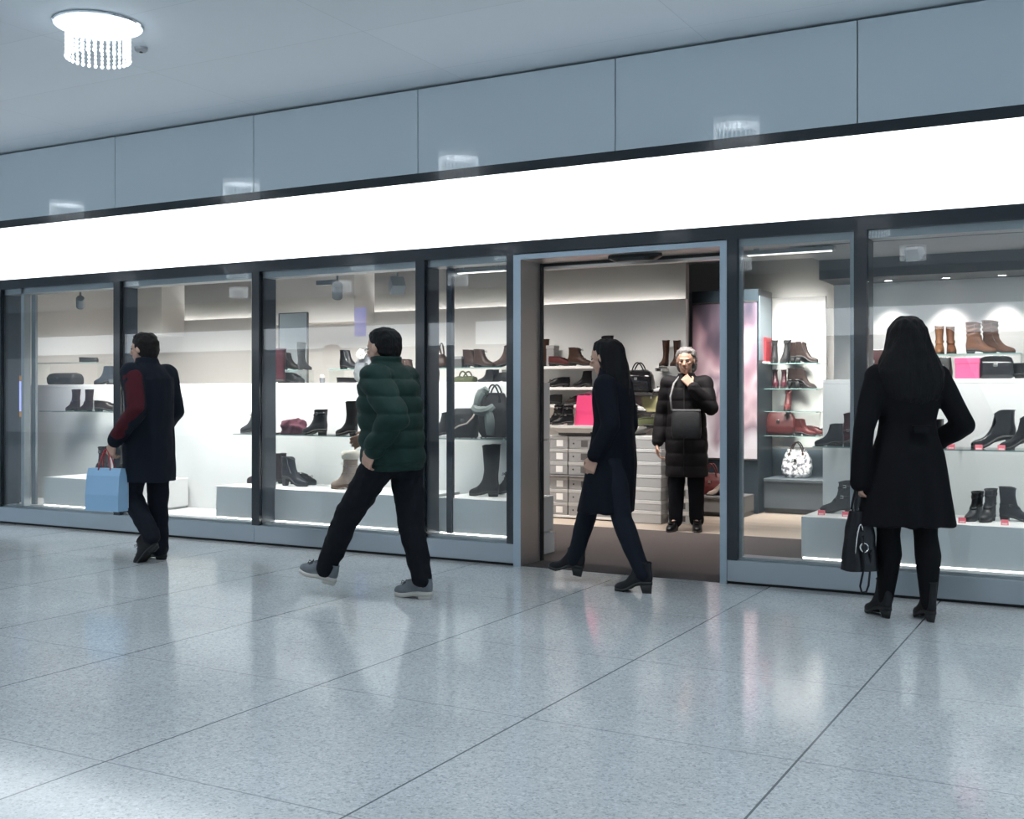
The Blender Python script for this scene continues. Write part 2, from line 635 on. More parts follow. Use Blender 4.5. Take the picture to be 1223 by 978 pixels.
# opposite shopfront across the passage: an even glow added as frontal fill light
struct(MB().box(-30, 9, -14.2, -14.15, 0.2, 2.3).build('window_opposite', emit('opposite_lit_window', (0.85, 0.93, 1.0), 0.10)))
pq = X(41, 0.2)
struct(MB().box(pq - 0.03, pq + 0.03, 0.19, 0.215, 0.178, 2.235).build('trim_33', rail_metal))
struct(MB().box(-9.40, -9.36, 0.045, 0.12, 0.16, 2.285).build('trim_34', rail_metal))
# ================================================================== LIGHTBOX FASCIA, CHANDELIERS, LAMPS
under = ['right of the woman in the black coat, nearest the camera', 'above the window the woman in the black coat looks into', 'above the right part of the sliding door',
         'above the narrow window left of the door', 'above the window behind the man in green', 'above the window behind the man with the blue bag',
         'above the window at the left end of the shop']
bounds = [(9.0, JOINTS[0])] + [(JOINTS[i], JOINTS[i + 1]) for i in range(len(JOINTS) - 1)] + [(JOINTS[-1], -30)]
where = {1: 'far right corner of the facade, over the last pane', 2: 'above the window the woman in the black coat looks into', 3: 'above the pane between the door and the woman in black',
         4: 'above the open shop doorway', 5: 'above the narrow pane left of the doorway', 6: 'above the window behind the walker in green', 7: 'at the left end of the fascia, above the man with the blue bag'}
where = {1: 'outermost on the right, above the woman in black', 2: 'above the pane between the door and the woman in black', 3: 'above the open shop doorway',
         4: 'above the narrow pane left of the doorway', 5: 'above the window behind the walker in green', 6: 'above the pane behind the man with the blue bag',
         7: 'outermost on the left, above the clutch bag display'}
vis = [i for i in range(len(JOINTS) - 1) if i >= 1]
for i, (x1, x0) in enumerate(bounds):
    o = MB().box(x0 + 0.002, x1 - 0.002, 0.001, 0.10, 2.375, 2.882).build('lightbox_panel', LIGHTBOX)
    tag(o, 'blank white glowing fascia panel ' + where.get(i - 1, 'beyond the picture at left' if i > 2 else 'beyond the woman in black' if i else 'at the far right end of the facade'), 'sign', 'glowing fascia panels')
for i, (x0, x1) in enumerate(((-27.0, -13.2), (-12.6, -7.4), (-5.4, -0.4))):
    o = MB().box(x0, x1, -14.14, -14.06, 2.375, 2.882).build('lightbox_panel', LIGHTBOX_FAR)
    tag(o, 'glowing fascia of the shop across the passage, ' + ('seen mirrored at left', 'seen mirrored behind the door', 'seen mirrored beside the woman in black')[i], 'sign', 'fascia across the passage')

crystal = emit('crystal_bead', COOL, BEAD_GLOW)
chrome = mat('polished_plate', (0.80, 0.84, 0.88), 0.12, 0.9)
LEDC = emit('chandelier_led', COOL, 3.0)


def bead_strand(x, y, z0, z1, nb, n=7):
    mb = MB()
    mb.cyl((x, y, z0), (x, y, z1), 0.0012, n=5)
    for k in range(nb):
        z = z0 + (z1 - z0) * (k + 0.5) / nb
        r = 0.0118 if k == nb - 1 else 0.0092
        mb.lathe([(0.001, -r * 1.2), (r * .75, -r * .6), (r, 0), (r * .75, r * .6), (0.001, r * 1.2)] if n > 5 else [(r * .2, -r * 1.2), (r, 0), (r * .2, r * 1.2)], (x, y, z), n=n)
    return mb


def chandelier(x, y, label, full):
    t = thing('crystal_chandelier', label, 'chandelier', (x, y, CEIL), 0, 'crystal ceiling lights along the passage')
    MB().lathe([(0.001, -0.001), (0.275, -0.001), (0.277, -0.009), (0.27, -0.016), (0.001, -0.016)], n=48).build('ceiling_plate', chrome, t, True, 40)
    MB().lathe([(0.185, -0.016), (0.200, -0.016), (0.200, -0.046), (0.185, -0.046)], n=40, cap0=False, cap1=False).lathe([(0.12, -0.02), (0.13, -0.02), (0.13, -0.04), (0.12, -0.04)], n=40, cap0=False, cap1=False).build('bead_ring', emit('ring_glow', COOL, 1.3), t, True, 40)
    MB().lathe([(0.06, -0.0165), (0.178, -0.0165), (0.178, -0.030), (0.06, -0.030)], n=40, cap0=False, cap1=False).lathe([(0.06, -0.0301), (0.178, -0.0301)], n=40, cap0=False, cap1=False).build('light_ring', LEDC, t, True, 40)
    if full:
        for k in range(30):
            a = 2 * PI * k / 30
            bead_strand(0.192 * math.cos(a), 0.192 * math.sin(a), -0.045, -0.235, 7).build('crystal_strand', crystal, t)
    else:
        mb = MB()
        for k in range(30):
            a = 2 * PI * k / 30
            s = bead_strand(0.192 * math.cos(a), 0.192 * math.sin(a), -0.045, -0.235, 7, 5)
            me = s.mesh('tmp', None, False)
            mb.b.from_mesh(me)
            bpy.data.meshes.remove(me)
        mb.build('bead_curtain', crystal, t)['kind'] = 'stuff'
    return t


def chandelier_lamp(x, y):
    d = bpy.data.lights.new('chandelier_lamp', 'AREA')
    d.shape = 'DISK'
    d.size = 0.30
    d.energy = CHANDELIER_W
    d.color = COOL
    d.spread = math.radians(126)
    o = bpy.data.objects.new('chandelier_lamp', d)
    COL.objects.link(o)
    o.location = (x, y, CEIL - 0.034)


near = chandelier(-5.745, -2.2, 'round crystal bead chandelier glowing on the ceiling at upper left', True)
chandelier_lamp(-5.745, -2.2)
far = None
for row, y in enumerate((-2.2, -5.2, -8.2, -11.3)):  # second row is added for more soft light, its reflection stays hidden
    for k in range(-2, 6):
        x = -5.745 - 2.81 * (k - 1)
        if row == 0 and k == 1:
            continue
        place = ('row nearest the shop', 'second row', 'third row', 'far row')[row]
        lab = f'chandelier seen only mirrored, {place}, ' + ('farthest right', 'right of the woman in black', 'opposite the woman in black', 'opposite the narrow pane', 'opposite the man in green', 'opposite the man with the blue bag', 'opposite the left end of the shop', 'past the left end of the shop')[k + 2]
        if far is None:
            far = chandelier(x, y, lab, False)
        else:
            dup(far, (x, y, CEIL), 0.3 * k, lab)
        chandelier_lamp(x, y)

# small ceiling sensor beside the chandelier
t = thing('smoke_detector', 'small grey round detector on the ceiling beside the chandelier', 'detector', (X(134, -1.95) + 0.02, -1.72, CEIL))
MB().lathe([(0.001, -0.001), (0.045, -0.001), (0.042, -0.02), (0.03, -0.03), (0.001, -0.03)]).build('housing', mat('sensor_grey', (0.28, 0.3, 0.32), 0.5), t, True, 40)
MB().lathe([(0.001, -0.03), (0.012, -0.03), (0.010, -0.036), (0.001, -0.036)]).build('sensor_eye', black_rubber, t, True, 40)

# track spotlights above the displays -------------------------------
lamp_grey = mat('lamp_grey', (0.17, 0.195, 0.215), 0.5)
lamp_white = mat('lamp_white', (0.36, 0.39, 0.41), 0.5)
LENS = emit('spot_lens', (1.0, 0.97, 0.9), 3.0)


def spotlight(name, label, u, v, Y, aim, m, watts, rail=0.0, kind='can', size=1.0):
    x, z = X(u, Y), Zof(u, v, Y)
    t = thing(name, label, 'spotlight', (x, Y, z), 0, 'spotlights above the displays')
    d = (Vector(aim) - Vector((x, Y, z))).normalized()
    a, c = frame(d)
    R = Matrix((a, c, d)).transposed().to_4x4()
    if kind == 'can':
        h = MB().lathe([(0.001, -0.075), (0.040, -0.073), (0.046, -0.06), (0.046, 0.072), (0.042, 0.075), (0.038, 0.066), (0.001, 0.066)], n=24).xf(R @ Matrix.Scale(size, 4)).build('lamp_head', m, t, True, 40)
    else:
        h = MB().box(-0.06, 0.06, -0.06, 0.06, -0.055, 0.055, 0.008).xf(R @ Matrix.Scale(size, 4)).build('lamp_head', m, t)
    MB().lathe([(0.001, 0.067), (0.034, 0.067), (0.034, 0.0675), (0.001, 0.0675)], n=20).xf(R @ Matrix.Scale(size, 4)).build('lens', LENS, h)
    MB().tube([(0, 0, 0.05 * size), (0, 0, 2.735 - z)], 0.010).build('stem', m, t)
    MB().box(-0.06, 0.06, -0.02, 0.02, 2.725 - z, 2.75 - z).build('ceiling_mount', m, t)
    if rail:
        MB().box(min(0, rail), max(0, rail), -0.022, 0.022, 0.055 * size, 0.055 * size + 0.04, 0.004).build('driver_box', m, t)
    sp = bpy.data.lights.new('spot', 'SPOT')
    sp.energy = watts
    sp.color = WARM
    sp.spot_size = math.radians(62)
    sp.spot_blend = 0.7
    sp.shadow_soft_size = 0.035
    o = bpy.data.objects.new('spot', sp)
    COL.objects.link(o)
    o.location = Vector((x, Y, z)) + d * 0.085 * size
    o.rotation_euler = d.to_track_quat('-Z', 'Y').to_euler()
    return t


spotlight('track_spotlight', 'grey can spotlight tilted down above the clutch bag display', 96, 361, 0.62, (X(80, 1.4), 1.6, 1.1), lamp_grey, 46, size=0.9)
spotlight('track_spotlight', 'pale can spotlight half hidden by the mullion above the mirror', 322, 347, 0.62, (X(230, 1.2), 1.5, 1.0), lamp_white, 46)
spotlight('track_spotlight', 'grey can spotlight with a long driver box above the beige boot', 403, 347, 0.62, (X(385, 1.3), 1.5, 1.1), lamp_grey, 40, rail=-0.22)
spotlight('track_spotlight', 'square white floodlight tilted sideways above the man in green', 474, 341, 0.62, (X(420, 1.3), 1.5, 1.0), lamp_white, 40, kind='box')
spotlight('track_spotlight', 'flat pale floodlight under the ceiling above the woman in black', 1092, 301, 0.66, (X(1150, 1.3), 1.5, 1.0), lamp_white, 36, rail=-0.14, kind='box', size=0.8)
# white ceiling disc lamp in the second window
for (u, nm) in ((247, 'flat round ceiling lamp in the pane behind the man with the blue bag'),):
    Y = 2.2
    t = thing('ceiling_lamp', nm, 'lamp', (X(u, Y), Y, 2.75))
    MB().lathe([(0.001, 0), (0.20, 0), (0.20, -0.03), (0.19, -0.04), (0.001, -0.04)], n=32).build('housing', lamp_white, t, True, 40)
    MB().lathe([(0.001, -0.0405), (0.17, -0.0405), (0.16, -0.046), (0.001, -0.046)], n=32).build('diffuser', mat('diffuser', (0.8, 0.8, 0.8), 0.4), t, True, 40)

# recessed downlights in the soffit ----------------------------------
for i, (u, lab) in enumerate(((1061, 'small recessed downlight in the soffit above the woman in black'), (1130, 'small recessed downlight in the soffit above the tan boots'), (1197, 'small recessed downlight in the soffit above the wrinkled brown boots'))):
    x, y = X(u, 1.40), 1.40
    t = thing('recessed_downlight', lab, 'downlight', (x, y, 2.10), 0, 'downlights in the soffit')
    MB().lathe([(0.026, 0.0), (0.036, -0.001), (0.036, -0.005), (0.026, -0.004)], n=24, cap0=False, cap1=False).build('trim_ring', chrome, t, True, 40)
    MB().lathe([(0.001, -0.004), (0.026, -0.004), (0.001, -0.0045)], n=24, cap0=False, cap1=False).build('lens', LED, t)
    sp = bpy.data.lights.new('downlight', 'SPOT')
    sp.energy = 17
    sp.color = WARM
    sp.spot_size = math.radians(75)
    sp.spot_blend = 0.6
    sp.shadow_soft_size = 0.02
    o = bpy.data.objects.new('downlight', sp)
    COL.objects.link(o)
    o.location = (x, y, 2.085)
    o.rotation_euler = (math.radians(8), 0, 0)

# battens visible under the window heads ------------------------------
for (u0, u1, lab) in ((545, 606, 'slim white lamp batten under the head of the narrow pane left of the door'), (890, 997, 'slim white lamp batten under the head of the pane right of the door')):
    xa, xb = X(u0, 0.30), X(u1, 0.30)
    t = thing('lamp_batten', lab, 'lamp', ((xa + xb) / 2, 0.30, 2.235))
    L = (xb - xa) / 2
    for q in (-L * .7, L * .7):
        MB().box(q - .02, q + .02, -.041, -.03, -.01, .10).build('bracket', lamp_white, t)
    MB().box(-L, L, -0.03, 0.03, -0.028, 0.0, 0.004).build('housing', lamp_white, t)
    MB().box(-L + .02, L - .02, -0.018, 0.018, -0.034, -0.0285).build('diffuser', emit('batten_glow', (1, .96, .9), 1.6), t)

# sensor over the door ------------------------------------------------
t = thing('door_sensor', 'black oval motion sensor under the lintel of the doorway', 'sensor', (X(757, 0.12), 0.14, dz - 0.035))
MB().loft([[Vector((a * math.copysign(abs(math.cos(q)) ** .6, math.cos(q)), b * math.copysign(abs(math.sin(q)) ** .6, math.sin(q)), z)) for q in ang(28)] for a, b, z in ((.20, .05, 0), (.20, .055, -.022), (.15, .04, -.045))]).build('housing', mat('sensor_black', (0.012, 0.013, 0.015), 0.3), t, True, 40)
MB().box(-0.11, 0.11, -0.050, -0.035, -0.032, -0.018, 0.003).build('sensor_lens', mat('sensor_lens', (0.03, 0.03, 0.035), 0.08), t)

# blue sign hanging across the passage (mirrored in the panes) ----------
t = thing('hanging_sign', 'blue illuminated sign hanging in the passage, mirrored in the window behind the green walker', 'sign', (X(428, 12.4), -12.4, 3.05))
MB().box(-0.13, 0.13, -0.04, 0.04, -0.52, 0.10, 0.01).build('face', emit('blue_sign', (0.02, 0.07, 0.95), 3.5), t)
MB().tube([(0, 0, 0.10), (0, 0, CEIL - 3.05)], 0.02).build('hanger', lamp_grey, t)
# blue lit panel in the dark bay at the left end
t = thing('advert_panel', 'bright blue lit panel with orange edges in the dark bay at the left end', 'sign', (X(21, 0.22) - 0.72, 0.22, 1.24))
MB().box(-1.2, 0.72, 0, 0.05, -0.15, 0.15).build('face', emit('blue_panel', (0.01, 0.08, 0.62), 1.3), t)
og = mat('orange_edge', (0.50, 0.22, 0.03), 0.5)
MB().box(-1.2, 0.72, -0.005, 0.055, 0.15, 0.205).build('edge_bar', og, t)
MB().box(-1.2, 0.72, -0.005, 0.055, -0.205, -0.15).build('edge_bar', og, t)
for q in (-1.0, 0.5):
    MB().box(q - .02, q + .02, 0.01, 0.04, -1.236, -0.205).build('post', lamp_grey, t)
for k in range(3):
    o = MB().box(-11.3, X(19, 0.30), 0.285, 0.338, 0.62 - 0.17 * k, 0.632 - 0.17 * k).build('dark_shelf', mat('dark_shelf', (0.07, 0.08, 0.10), 0.4))
    tag(o, 'dark shelf in the bay left of the white partition, ' + ('topmost', 'middle one', 'lowest')[k], 'shelf', 'shelves of the dark bay')
# ================================================================== SHOES, BAGS, BOXES
def leather(name, col, rough=0.38, **k):
    return mat('leather_' + name, col, rough, bump=0.12, bscale=90, var=0.12, vscale=25, spec=0.28, **k)


LE = {
    'black': leather('black', (0.005, 0.005, 0.0065), 0.36),
    'matt': leather('matt_black', (0.010, 0.010, 0.011), 0.6),
    'gloss': leather('gloss_black', (0.010, 0.010, 0.012), 0.15, coat=0.6),
    'char': leather('charcoal', (0.030, 0.032, 0.035), 0.55),
    'grey': leather('grey', (0.13, 0.14, 0.15), 0.6),
    'bluegrey': leather('blue_grey', (0.030, 0.040, 0.054), 0.5),
    'navy': leather('navy', (0.007, 0.010, 0.017), 0.5),
    'brown': leather('brown', (0.045, 0.022, 0.015), 0.42),
    'dbrown': leather('dark_brown', (0.020, 0.012, 0.010), 0.4),
    'tan': leather('tan', (0.19, 0.090, 0.045), 0.5),
    'rust': leather('rust_brown', (0.125, 0.055, 0.03), 0.5),
    'burg': leather('burgundy', (0.036, 0.006, 0.011), 0.4),
    'plum': leather('plum', (0.020, 0.011, 0.015), 0.5),
    'beige': leather('beige', (0.27, 0.215, 0.185), 0.7),
    'olive': leather('olive', (0.075, 0.085, 0.04), 0.6),
    'silver': leather('silver', (0.55, 0.55, 0.56), 0.3),
    'redbr': leather('red_brown', (0.075, 0.014, 0.014), 0.45),
}
SOLE_B = mat('sole_black', (0.010, 0.010, 0.010), 0.6)
SOLE_BR = mat('sole_brown', (0.06, 0.035, 0.022), 0.6)
SOLE_W = mat('sole_pale', (0.45, 0.42, 0.38), 0.6)
LACE = mat('lace_black', (0.02, 0.02, 0.02), 0.8)
LACE_P = mat('lace_pale', (0.55, 0.48, 0.42), 0.8)
BUCKLE = mat('buckle_metal', (0.6, 0.58, 0.55), 0.25, 1.0)
LINING = mat('lining', (0.16, 0.13, 0.11), 0.9)
FUR = mat('cream_fur', (0.72, 0.66, 0.58), 0.95, bump=0.9, bscale=140, sheen=0.4)


def interp(x, xs, ys):
    if x <= xs[0]:
        return ys[0]
    for i in range(len(xs) - 1):
        if x <= xs[i + 1]:
            f = (x - xs[i]) / (xs[i + 1] - xs[i])
            return ys[i] + (ys[i + 1] - ys[i]) * f
    return ys[-1]


def sstep(a, b, x):
    t = min(1, max(0, (x - a) / (b - a)))
    return t * t * (3 - 2 * t)


class ShoeShape:
    """a shoe along +x (heel at 0, toe at L)"""
    def __init__(s, L=.27, H=.20, w=.046, heel=.02, sole=.012, shaft=.40, flare=0.0, point=False, slouch=0.0, lean=0.0):
        s.L, s.H, s.w, s.heel, s.sole, s.shaft, s.flare, s.point, s.slouch, s.lean = L, H, w, heel, sole, shaft, flare, point, slouch, lean

    def lift(s, x):
        return s.heel * (1 - sstep(.28 * s.L, .74 * s.L, x))

    def ring(s, z, n=26, off=0.0):
        """z above the upper's base"""
        L = s.L
        k = L / .27
        sf = s.shaft
        xs = [0, .010, .026, .040, .050, .064, .084, .106, .14, .18]
        fr = [.97, 1.0, .985, .925, .82, .70, .605, .535, .10 + sf, .06 + sf]
        if s.point:
            fr[0], fr[1], fr[2] = 1.02, 1.03, .96
        xf = interp(z / k, xs, fr) * L
        xb = interp(z / k, [0, .02, .05, .085, .12, .18], [.02, .0, -.004, .025, .03, .02]) * L
        top = s.H
        if z > .14 * k:
            q = (z - .14 * k) / max(1e-6, top - .14 * k) if top > .14 * k else 0
            xf += s.flare * q
            xb -= s.flare * q * .8
        hw = s.w * interp(z / k, [0, .012, .04, .07, .10, .14, .2], [.9, 1.0, .96, .82, .74, .74, .80])
        if z > .14 * k and top > .14 * k:
            hw += s.flare * .6 * (z - .14 * k) / (top - .14 * k)
        xm, a = (xf + xb) / 2, (xf - xb) / 2
        pts = []
        low = 1 - sstep(.05 * k, .11 * k, z)
        for t in ang(n):
            c, q = math.cos(t), math.sin(t)
            ex = .80
            x = xm + (a + off) * math.copysign(abs(c) ** ex, c)
            f = 1.0
            u = x / L
            f = 1 - low * (.26 * (1 - sstep(.12, .62, u)) + (.45 if s.point else .12) * sstep(.72, 1.0, u) + .10 * math.exp(-((u - .38) / .14) ** 2))
            y = (hw * f + off) * math.copysign(abs(q) ** ex, q)
            wob = 0
            if s.slouch:
                wob = s.slouch * math.sin(z * 150 + 1.6 * math.sin(t * 2)) * sstep(.08, .13, z)
            pts.append(Vector((x + wob * c + s.lean * max(0, z - .1), y + wob * q, z + s.sole + s.lift(x))))
        return pts


def make_shoe(spec):
    """-> list of (part name, mesh, children)"""
    sh = ShoeShape(**spec['shape'])
    k = sh.L / .27
    m = LE[spec['col']]
    sm = {'b': SOLE_B, 'br': SOLE_BR, 'w': SOLE_W}[spec.get('solec', 'b')]
    parts = []
    zs = [0, .006, .014, .024, .034, .042, .049, .056, .064, .074, .085, .096, .108, .122, .14]
    zs = [z * k for z in zs if z * k < sh.H - .006]
    z = zs[-1]
    while z < sh.H - .012:
        z += .016 if not sh.slouch else .006
        zs.append(min(z, sh.H))
    if zs[-1] < sh.H:
        zs.append(sh.H)
    rings = [sh.ring(q) for q in zs]
    inner = [sh.ring(sh.H, off=-.004), sh.ring(max(.02, sh.H - .035), off=-.006)]
    mb = MB().loft(rings + inner)
    subs = []
    if spec.get('lace'):
        lm = LACE_P if spec['lace'] == 'p' else LACE
        n = max(3, int((sh.H - .06) / .02))
        for i in range(n):
            q = (.06 + (min(sh.H, .2) - .075) * i / (n - 1)) * 1.0
            r = sh.ring(q, off=.0025)
            c = [r[j % 26] for j in (23, 24, 25, 0, 1, 2, 3)]
            subs.append(('lace', MB().tube([p + Vector((0, 0, .006 * math.sin(j * 1.05))) for j, p in enumerate(c)], .0028, 6).mesh('lace', lm)))
        r = sh.ring(min(sh.H, .2) - .015, off=.004)[0]
        subs.append(('lace_bow', MB().tube([r + Vector((.002, .0, 0)), r + Vector((.012, .022, .012)), r + Vector((.014, .03, -.006)), r + Vector((.004, .002, 0)), r + Vector((.012, -.022, .01)), r + Vector((.015, -.028, -.008))], .0026, 6).mesh('lace_bow', lm)))
    for q in spec.get('strap', ()):
        r0, r1 = sh.ring(q - .008, off=.002), sh.ring(q + .008, off=.002)
        r2, r3 = sh.ring(q + .008, off=.0045), sh.ring(q - .008, off=.0045)
        sb = MB().loft([r0, r3, r2, r1, r0], cap0=False, cap1=False)
        subs.append(('strap', sb.mesh('strap', m)))
        p = (r2[6] + r3[6]) / 2
        p2 = (r2[20] + r3[20]) / 2
        bb = MB()
        for pp, sg in ((p, 1), (p2, -1)):
            bb.box(pp.x - .010, pp.x + .010, pp.y - .002, pp.y + .003 * sg + .002, pp.z - .011, pp.z - .006).box(pp.x - .010, pp.x + .010, pp.y - .002, pp.y + .002 + .002 * sg, pp.z + .006, pp.z + .011)
            bb.box(pp.x - .012, pp.x - .008, pp.y - .002, pp.y + .004, pp.z - .011, pp.z + .011)
        subs.append(('buckle', bb.mesh('buckle', BUCKLE, False)))
    if spec.get('zip'):
        pts = [sh.ring(q, off=.0015)[20] for q in [.05 + (sh.H - .06) * i / 8 for i in range(9)]]
        subs.append(('zip', MB().tube(pts, .0022, 6).mesh('zip', BUCKLE)))
    if spec.get('studs'):
        sb = MB()
        for q in (.12, .15):
            r = sh.ring(q * k, off=.002)
            for j in range(0, 26, 2):
                sb.ellip(r[j], (.004, .004, .004), n=6, m=4)
        subs.append(('studs', sb.mesh('studs', BUCKLE)))
    parts.append(('upper', mb.mesh('upper', m), subs))
    # welt line: collar
    r = sh.ring(sh.H - .002, off=.0018)
    if spec.get('collar', True):
        parts.append(('collar', MB().tube(r + [r[0]], .0032, 6).mesh('collar', m), []))
    # sole follows the lift
    o0 = sh.ring(.002, off=.0035)
    top = [p + Vector((0, 0, .004)) for p in o0]
    bot = [Vector((p.x, p.y, p.z - sh.sole - .001)) for p in o0]
    hh = sh.heel
    parts.append(('sole', MB().loft([bot, top]).mesh('sole', sm), []))
    if hh > .006:
        base = sh.ring(.002, off=.001)
        tapx = spec.get('heeltaper', .85 if hh < .045 else .55)
        limit = .30 * sh.L if hh < .06 else .24 * sh.L
        ring_t, ring_b = [], []
        cx = limit * .5
        for p in base:
            x = min(p.x, limit)
            y = p.y if p.x <= limit else math.copysign(min(abs(p.y), sh.w * .74), p.y)
            zt = sh.lift(x) + .003
            ring_t.append(Vector((x, y, zt)))
            ring_b.append(Vector((cx + (x - cx) * tapx - (0 if tapx > .8 else .006), y * tapx, 0)))
        parts.append(('heel', MB().loft([ring_b, ring_t]).mesh('heel', sm, True), []))
    if spec.get('fur'):
        fb = MB()
        fr = []
        for i in range(9):
            q = sh.H - .055 + .075 * i / 8
            bulge = .010 * math.sin(PI * i / 8) + .003
            ring = sh.ring(min(q, sh.H), off=bulge)
            dzq = max(0, q - sh.H)
            ring = [p + Vector((0, 0, dzq)) for p in ring]
            cxy = sum(ring, Vector()) / len(ring)
            ring = [p + (p - cxy).normalized() * .006 * noise.noise(p * 90) + Vector((0, 0, .006 * noise.noise(p * 70))) for p in ring]
            fr.append(ring)
        parts.append(('fur_cuff', fb.loft(fr).mesh('fur_cuff', FUR), []))
    return parts


SHOE_CACHE = {}


def spawn(parts, root):
    for nm, me, subs in parts:
        o = bpy.data.objects.new(nm, me)
        COL.objects.link(o)
        o.parent = root
        for sn, sme in subs:
            q = bpy.data.objects.new(sn, sme)
            COL.objects.link(q)
            q.parent = o


KINDS = {
    'ankle': dict(shape=dict(H=.17, heel=.030), zip=1),
    'ankle_heel': dict(shape=dict(H=.155, heel=.062, L=.245, w=.041), zip=1, heeltaper=.7),
    'bootie_heel': dict(shape=dict(H=.13, heel=.085, L=.235, w=.039, point=True), heeltaper=.45),
    'open_heel': dict(shape=dict(H=.155, heel=.09, L=.225, w=.038, point=True, flare=.008), heeltaper=.35),
    'lace': dict(shape=dict(H=.155, heel=.025), lace='b'),
    'biker': dict(shape=dict(H=.20, heel=.03, flare=.006), strap=(.085, .16)),
    'mid': dict(shape=dict(H=.24, heel=.03, flare=.008), strap=(.09,)),
    'tall': dict(shape=dict(H=.37, heel=.03, flare=.018), zip=1),
    'high': dict(shape=dict(H=.30, heel=.032, flare=.014), zip=1),
    'slouchy': dict(shape=dict(H=.255, heel=.028, flare=.006, slouch=.0065), zip=1),
    'fur': dict(shape=dict(H=.27, heel=.02, flare=.012, sole=.022, w=.052), lace='p', fur=1, strap=(.10, .16), solec='br'),
    'low': dict(shape=dict(H=.075, heel=.02), lace='b'),
    'flat': dict(shape=dict(H=.042, heel=.006, sole=.006, w=.042)),
    'pump': dict(shape=dict(H=.060, heel=.075, L=.235, w=.038, point=True, sole=.006), heeltaper=.35),
    'studded': dict(shape=dict(H=.175, heel=.035, flare=.004), strap=(.14,), studs=1),
    'snow': dict(shape=dict(H=.25, heel=.03, flare=.01, w=.05, sole=.02), strap=(.09, .2)),
}


def shoe(kind, col, label, loc, rz, group=None, solec='b', name=None, scale=1.0):
    key = (kind, col, solec)
    if key not in SHOE_CACHE:
        sp = dict(KINDS[kind])
        sp['col'] = col
        sp.setdefault('solec', solec)
        if solec != 'b':
            sp['solec'] = solec
        SHOE_CACHE[key] = make_shoe(sp)
    nm = name or {'low': 'lace_up_shoe', 'flat': 'flat_shoe', 'pump': 'high_heeled_pump'}.get(kind, 'ankle_boot' if KINDS[kind]['shape']['H'] < .21 else 'tall_boot')
    cat = 'shoe' if kind in ('low', 'flat', 'pump') else 'boot'
    L = KINDS[kind]['shape'].get('L', .27)
    off = Matrix.Rotation(rz, 3, 'Z') @ Vector((L * .5 * scale, 0, 0))
    t = thing(nm, label, cat, (loc[0] - off.x, loc[1] - off.y, loc[2]), rz, group)
    if scale != 1.0:
        t.scale = (scale,) * 3
    spawn(SHOE_CACHE[key], t)
    return t


def superring(a, b, z, n=28, e=.45, cx=0, cy=0):
    return [Vector((cx + a * math.copysign(abs(math.cos(t)) ** e, math.cos(t)), cy + b * math.copysign(abs(math.sin(t)) ** e, math.sin(t)), z)) for t in ang(n)]


def arc(p0, p1, h, n=14, bulge=(0, 0, 0)):
    p0, p1, bulge = Vector(p0), Vector(p1), Vector(bulge)
    return [p0.lerp(p1, i / n) + (Vector((0, 0, h)) + bulge) * math.sin(PI * i / n) ** .75 for i in range(n + 1)]


def bag(name, label, loc, rz, W, H, T, m, trim=None, style='tote', handle=.12, group=None, cat='handbag'):
    t = thing(name, label, cat, loc, rz, group)
    trim = trim or m
    prof = {'tote': [(.92, .9, 0), (1, 1, .06), (1, .95, .4), (.97, .7, .8), (.95, .45, 1)],
            'bowl': [(.86, .9, 0), (.98, 1, .08), (1, 1, .45), (.95, .85, .75), (.82, .55, .93), (.62, .25, 1.0)],
            'hobo': [(.70, .85, 0), (.92, 1, .12), (1, 1, .35), (.92, .8, .65), (.74, .5, .88), (.62, .3, 1.0)],
            'flat': [(.96, .9, 0), (1, 1, .2), (1, 1, .6), (.96, .8, .9), (.9, .5, 1.0)]}[style]
    fine = []
    for (a0, b0, z0), (a1, b1, z1) in zip(prof, prof[1:]):
        for i in range(4):
            f = i / 4
            fine.append((a0 + (a1 - a0) * f, b0 + (b1 - b0) * f, z0 + (z1 - z0) * f))
    fine.append(prof[-1])
    rings = [superring(W / 2 * a, T / 2 * b, .004 + (H - .004) * z) for a, b, z in fine]
    rings = [[p + Vector((.006 * noise.noise(p * 14 + Vector(loc)), .008 * noise.noise(p * 12 + Vector(loc) * 2), 0)) for p in r] for r in rings]
    body = MB().loft(rings).build('body', m, t, True, 50)
    topw, topt = W / 2 * prof[-1][0], T / 2 * prof[-1][1]
    MB().box(-topw * .95, topw * .95, -.006, .006, H - .004, H + .006, .002).build('zip', BUCKLE, body)
    if handle:
        for sy in (-1, 1):
            y = sy * (topt + .006)
            MB().tube(arc((-W * .22, y, H * .86), (W * .22, y, H * .86), handle + H * .14, bulge=(0, sy * .012, 0)), .007, 8).build('handle', trim, t, True)
            for sx in (-1, 1):
                MB().box(sx * W * .22 - .012, sx * W * .22 + .012, y * 1.35 - .004, y * 1.35 + .004, H * .74, H * .9, .002).build('handle_tab', trim, body)
    MB().box(-.016, .016, -T * .52, -T * .48, H * .55, H * .68, .003).build('clasp', BUCKLE, t)
    for sx in (-1, 1):
        for sy in (-1, 1):
            MB().cyl((sx * W * .36, sy * T * .3, 0), (sx * W * .36, sy * T * .3, .008), .008, n=10).build('foot', BUCKLE, t)
    return t


card_grey = mat('carton_grey', (0.27, 0.265, 0.265), 0.55, var=0.08, vscale=30)
card_lid = mat('carton_lid', (0.36, 0.355, 0.35), 0.5)
card_white = mat('label_white', (0.75, 0.74, 0.72), 0.6)
card_dark = mat('label_dark', (0.08, 0.075, 0.075), 0.6)
card_silver = mat('carton_silver', (0.44, 0.45, 0.46), 0.42)
card_silver_lid = mat('carton_silver_lid', (0.62, 0.63, 0.64), 0.4)


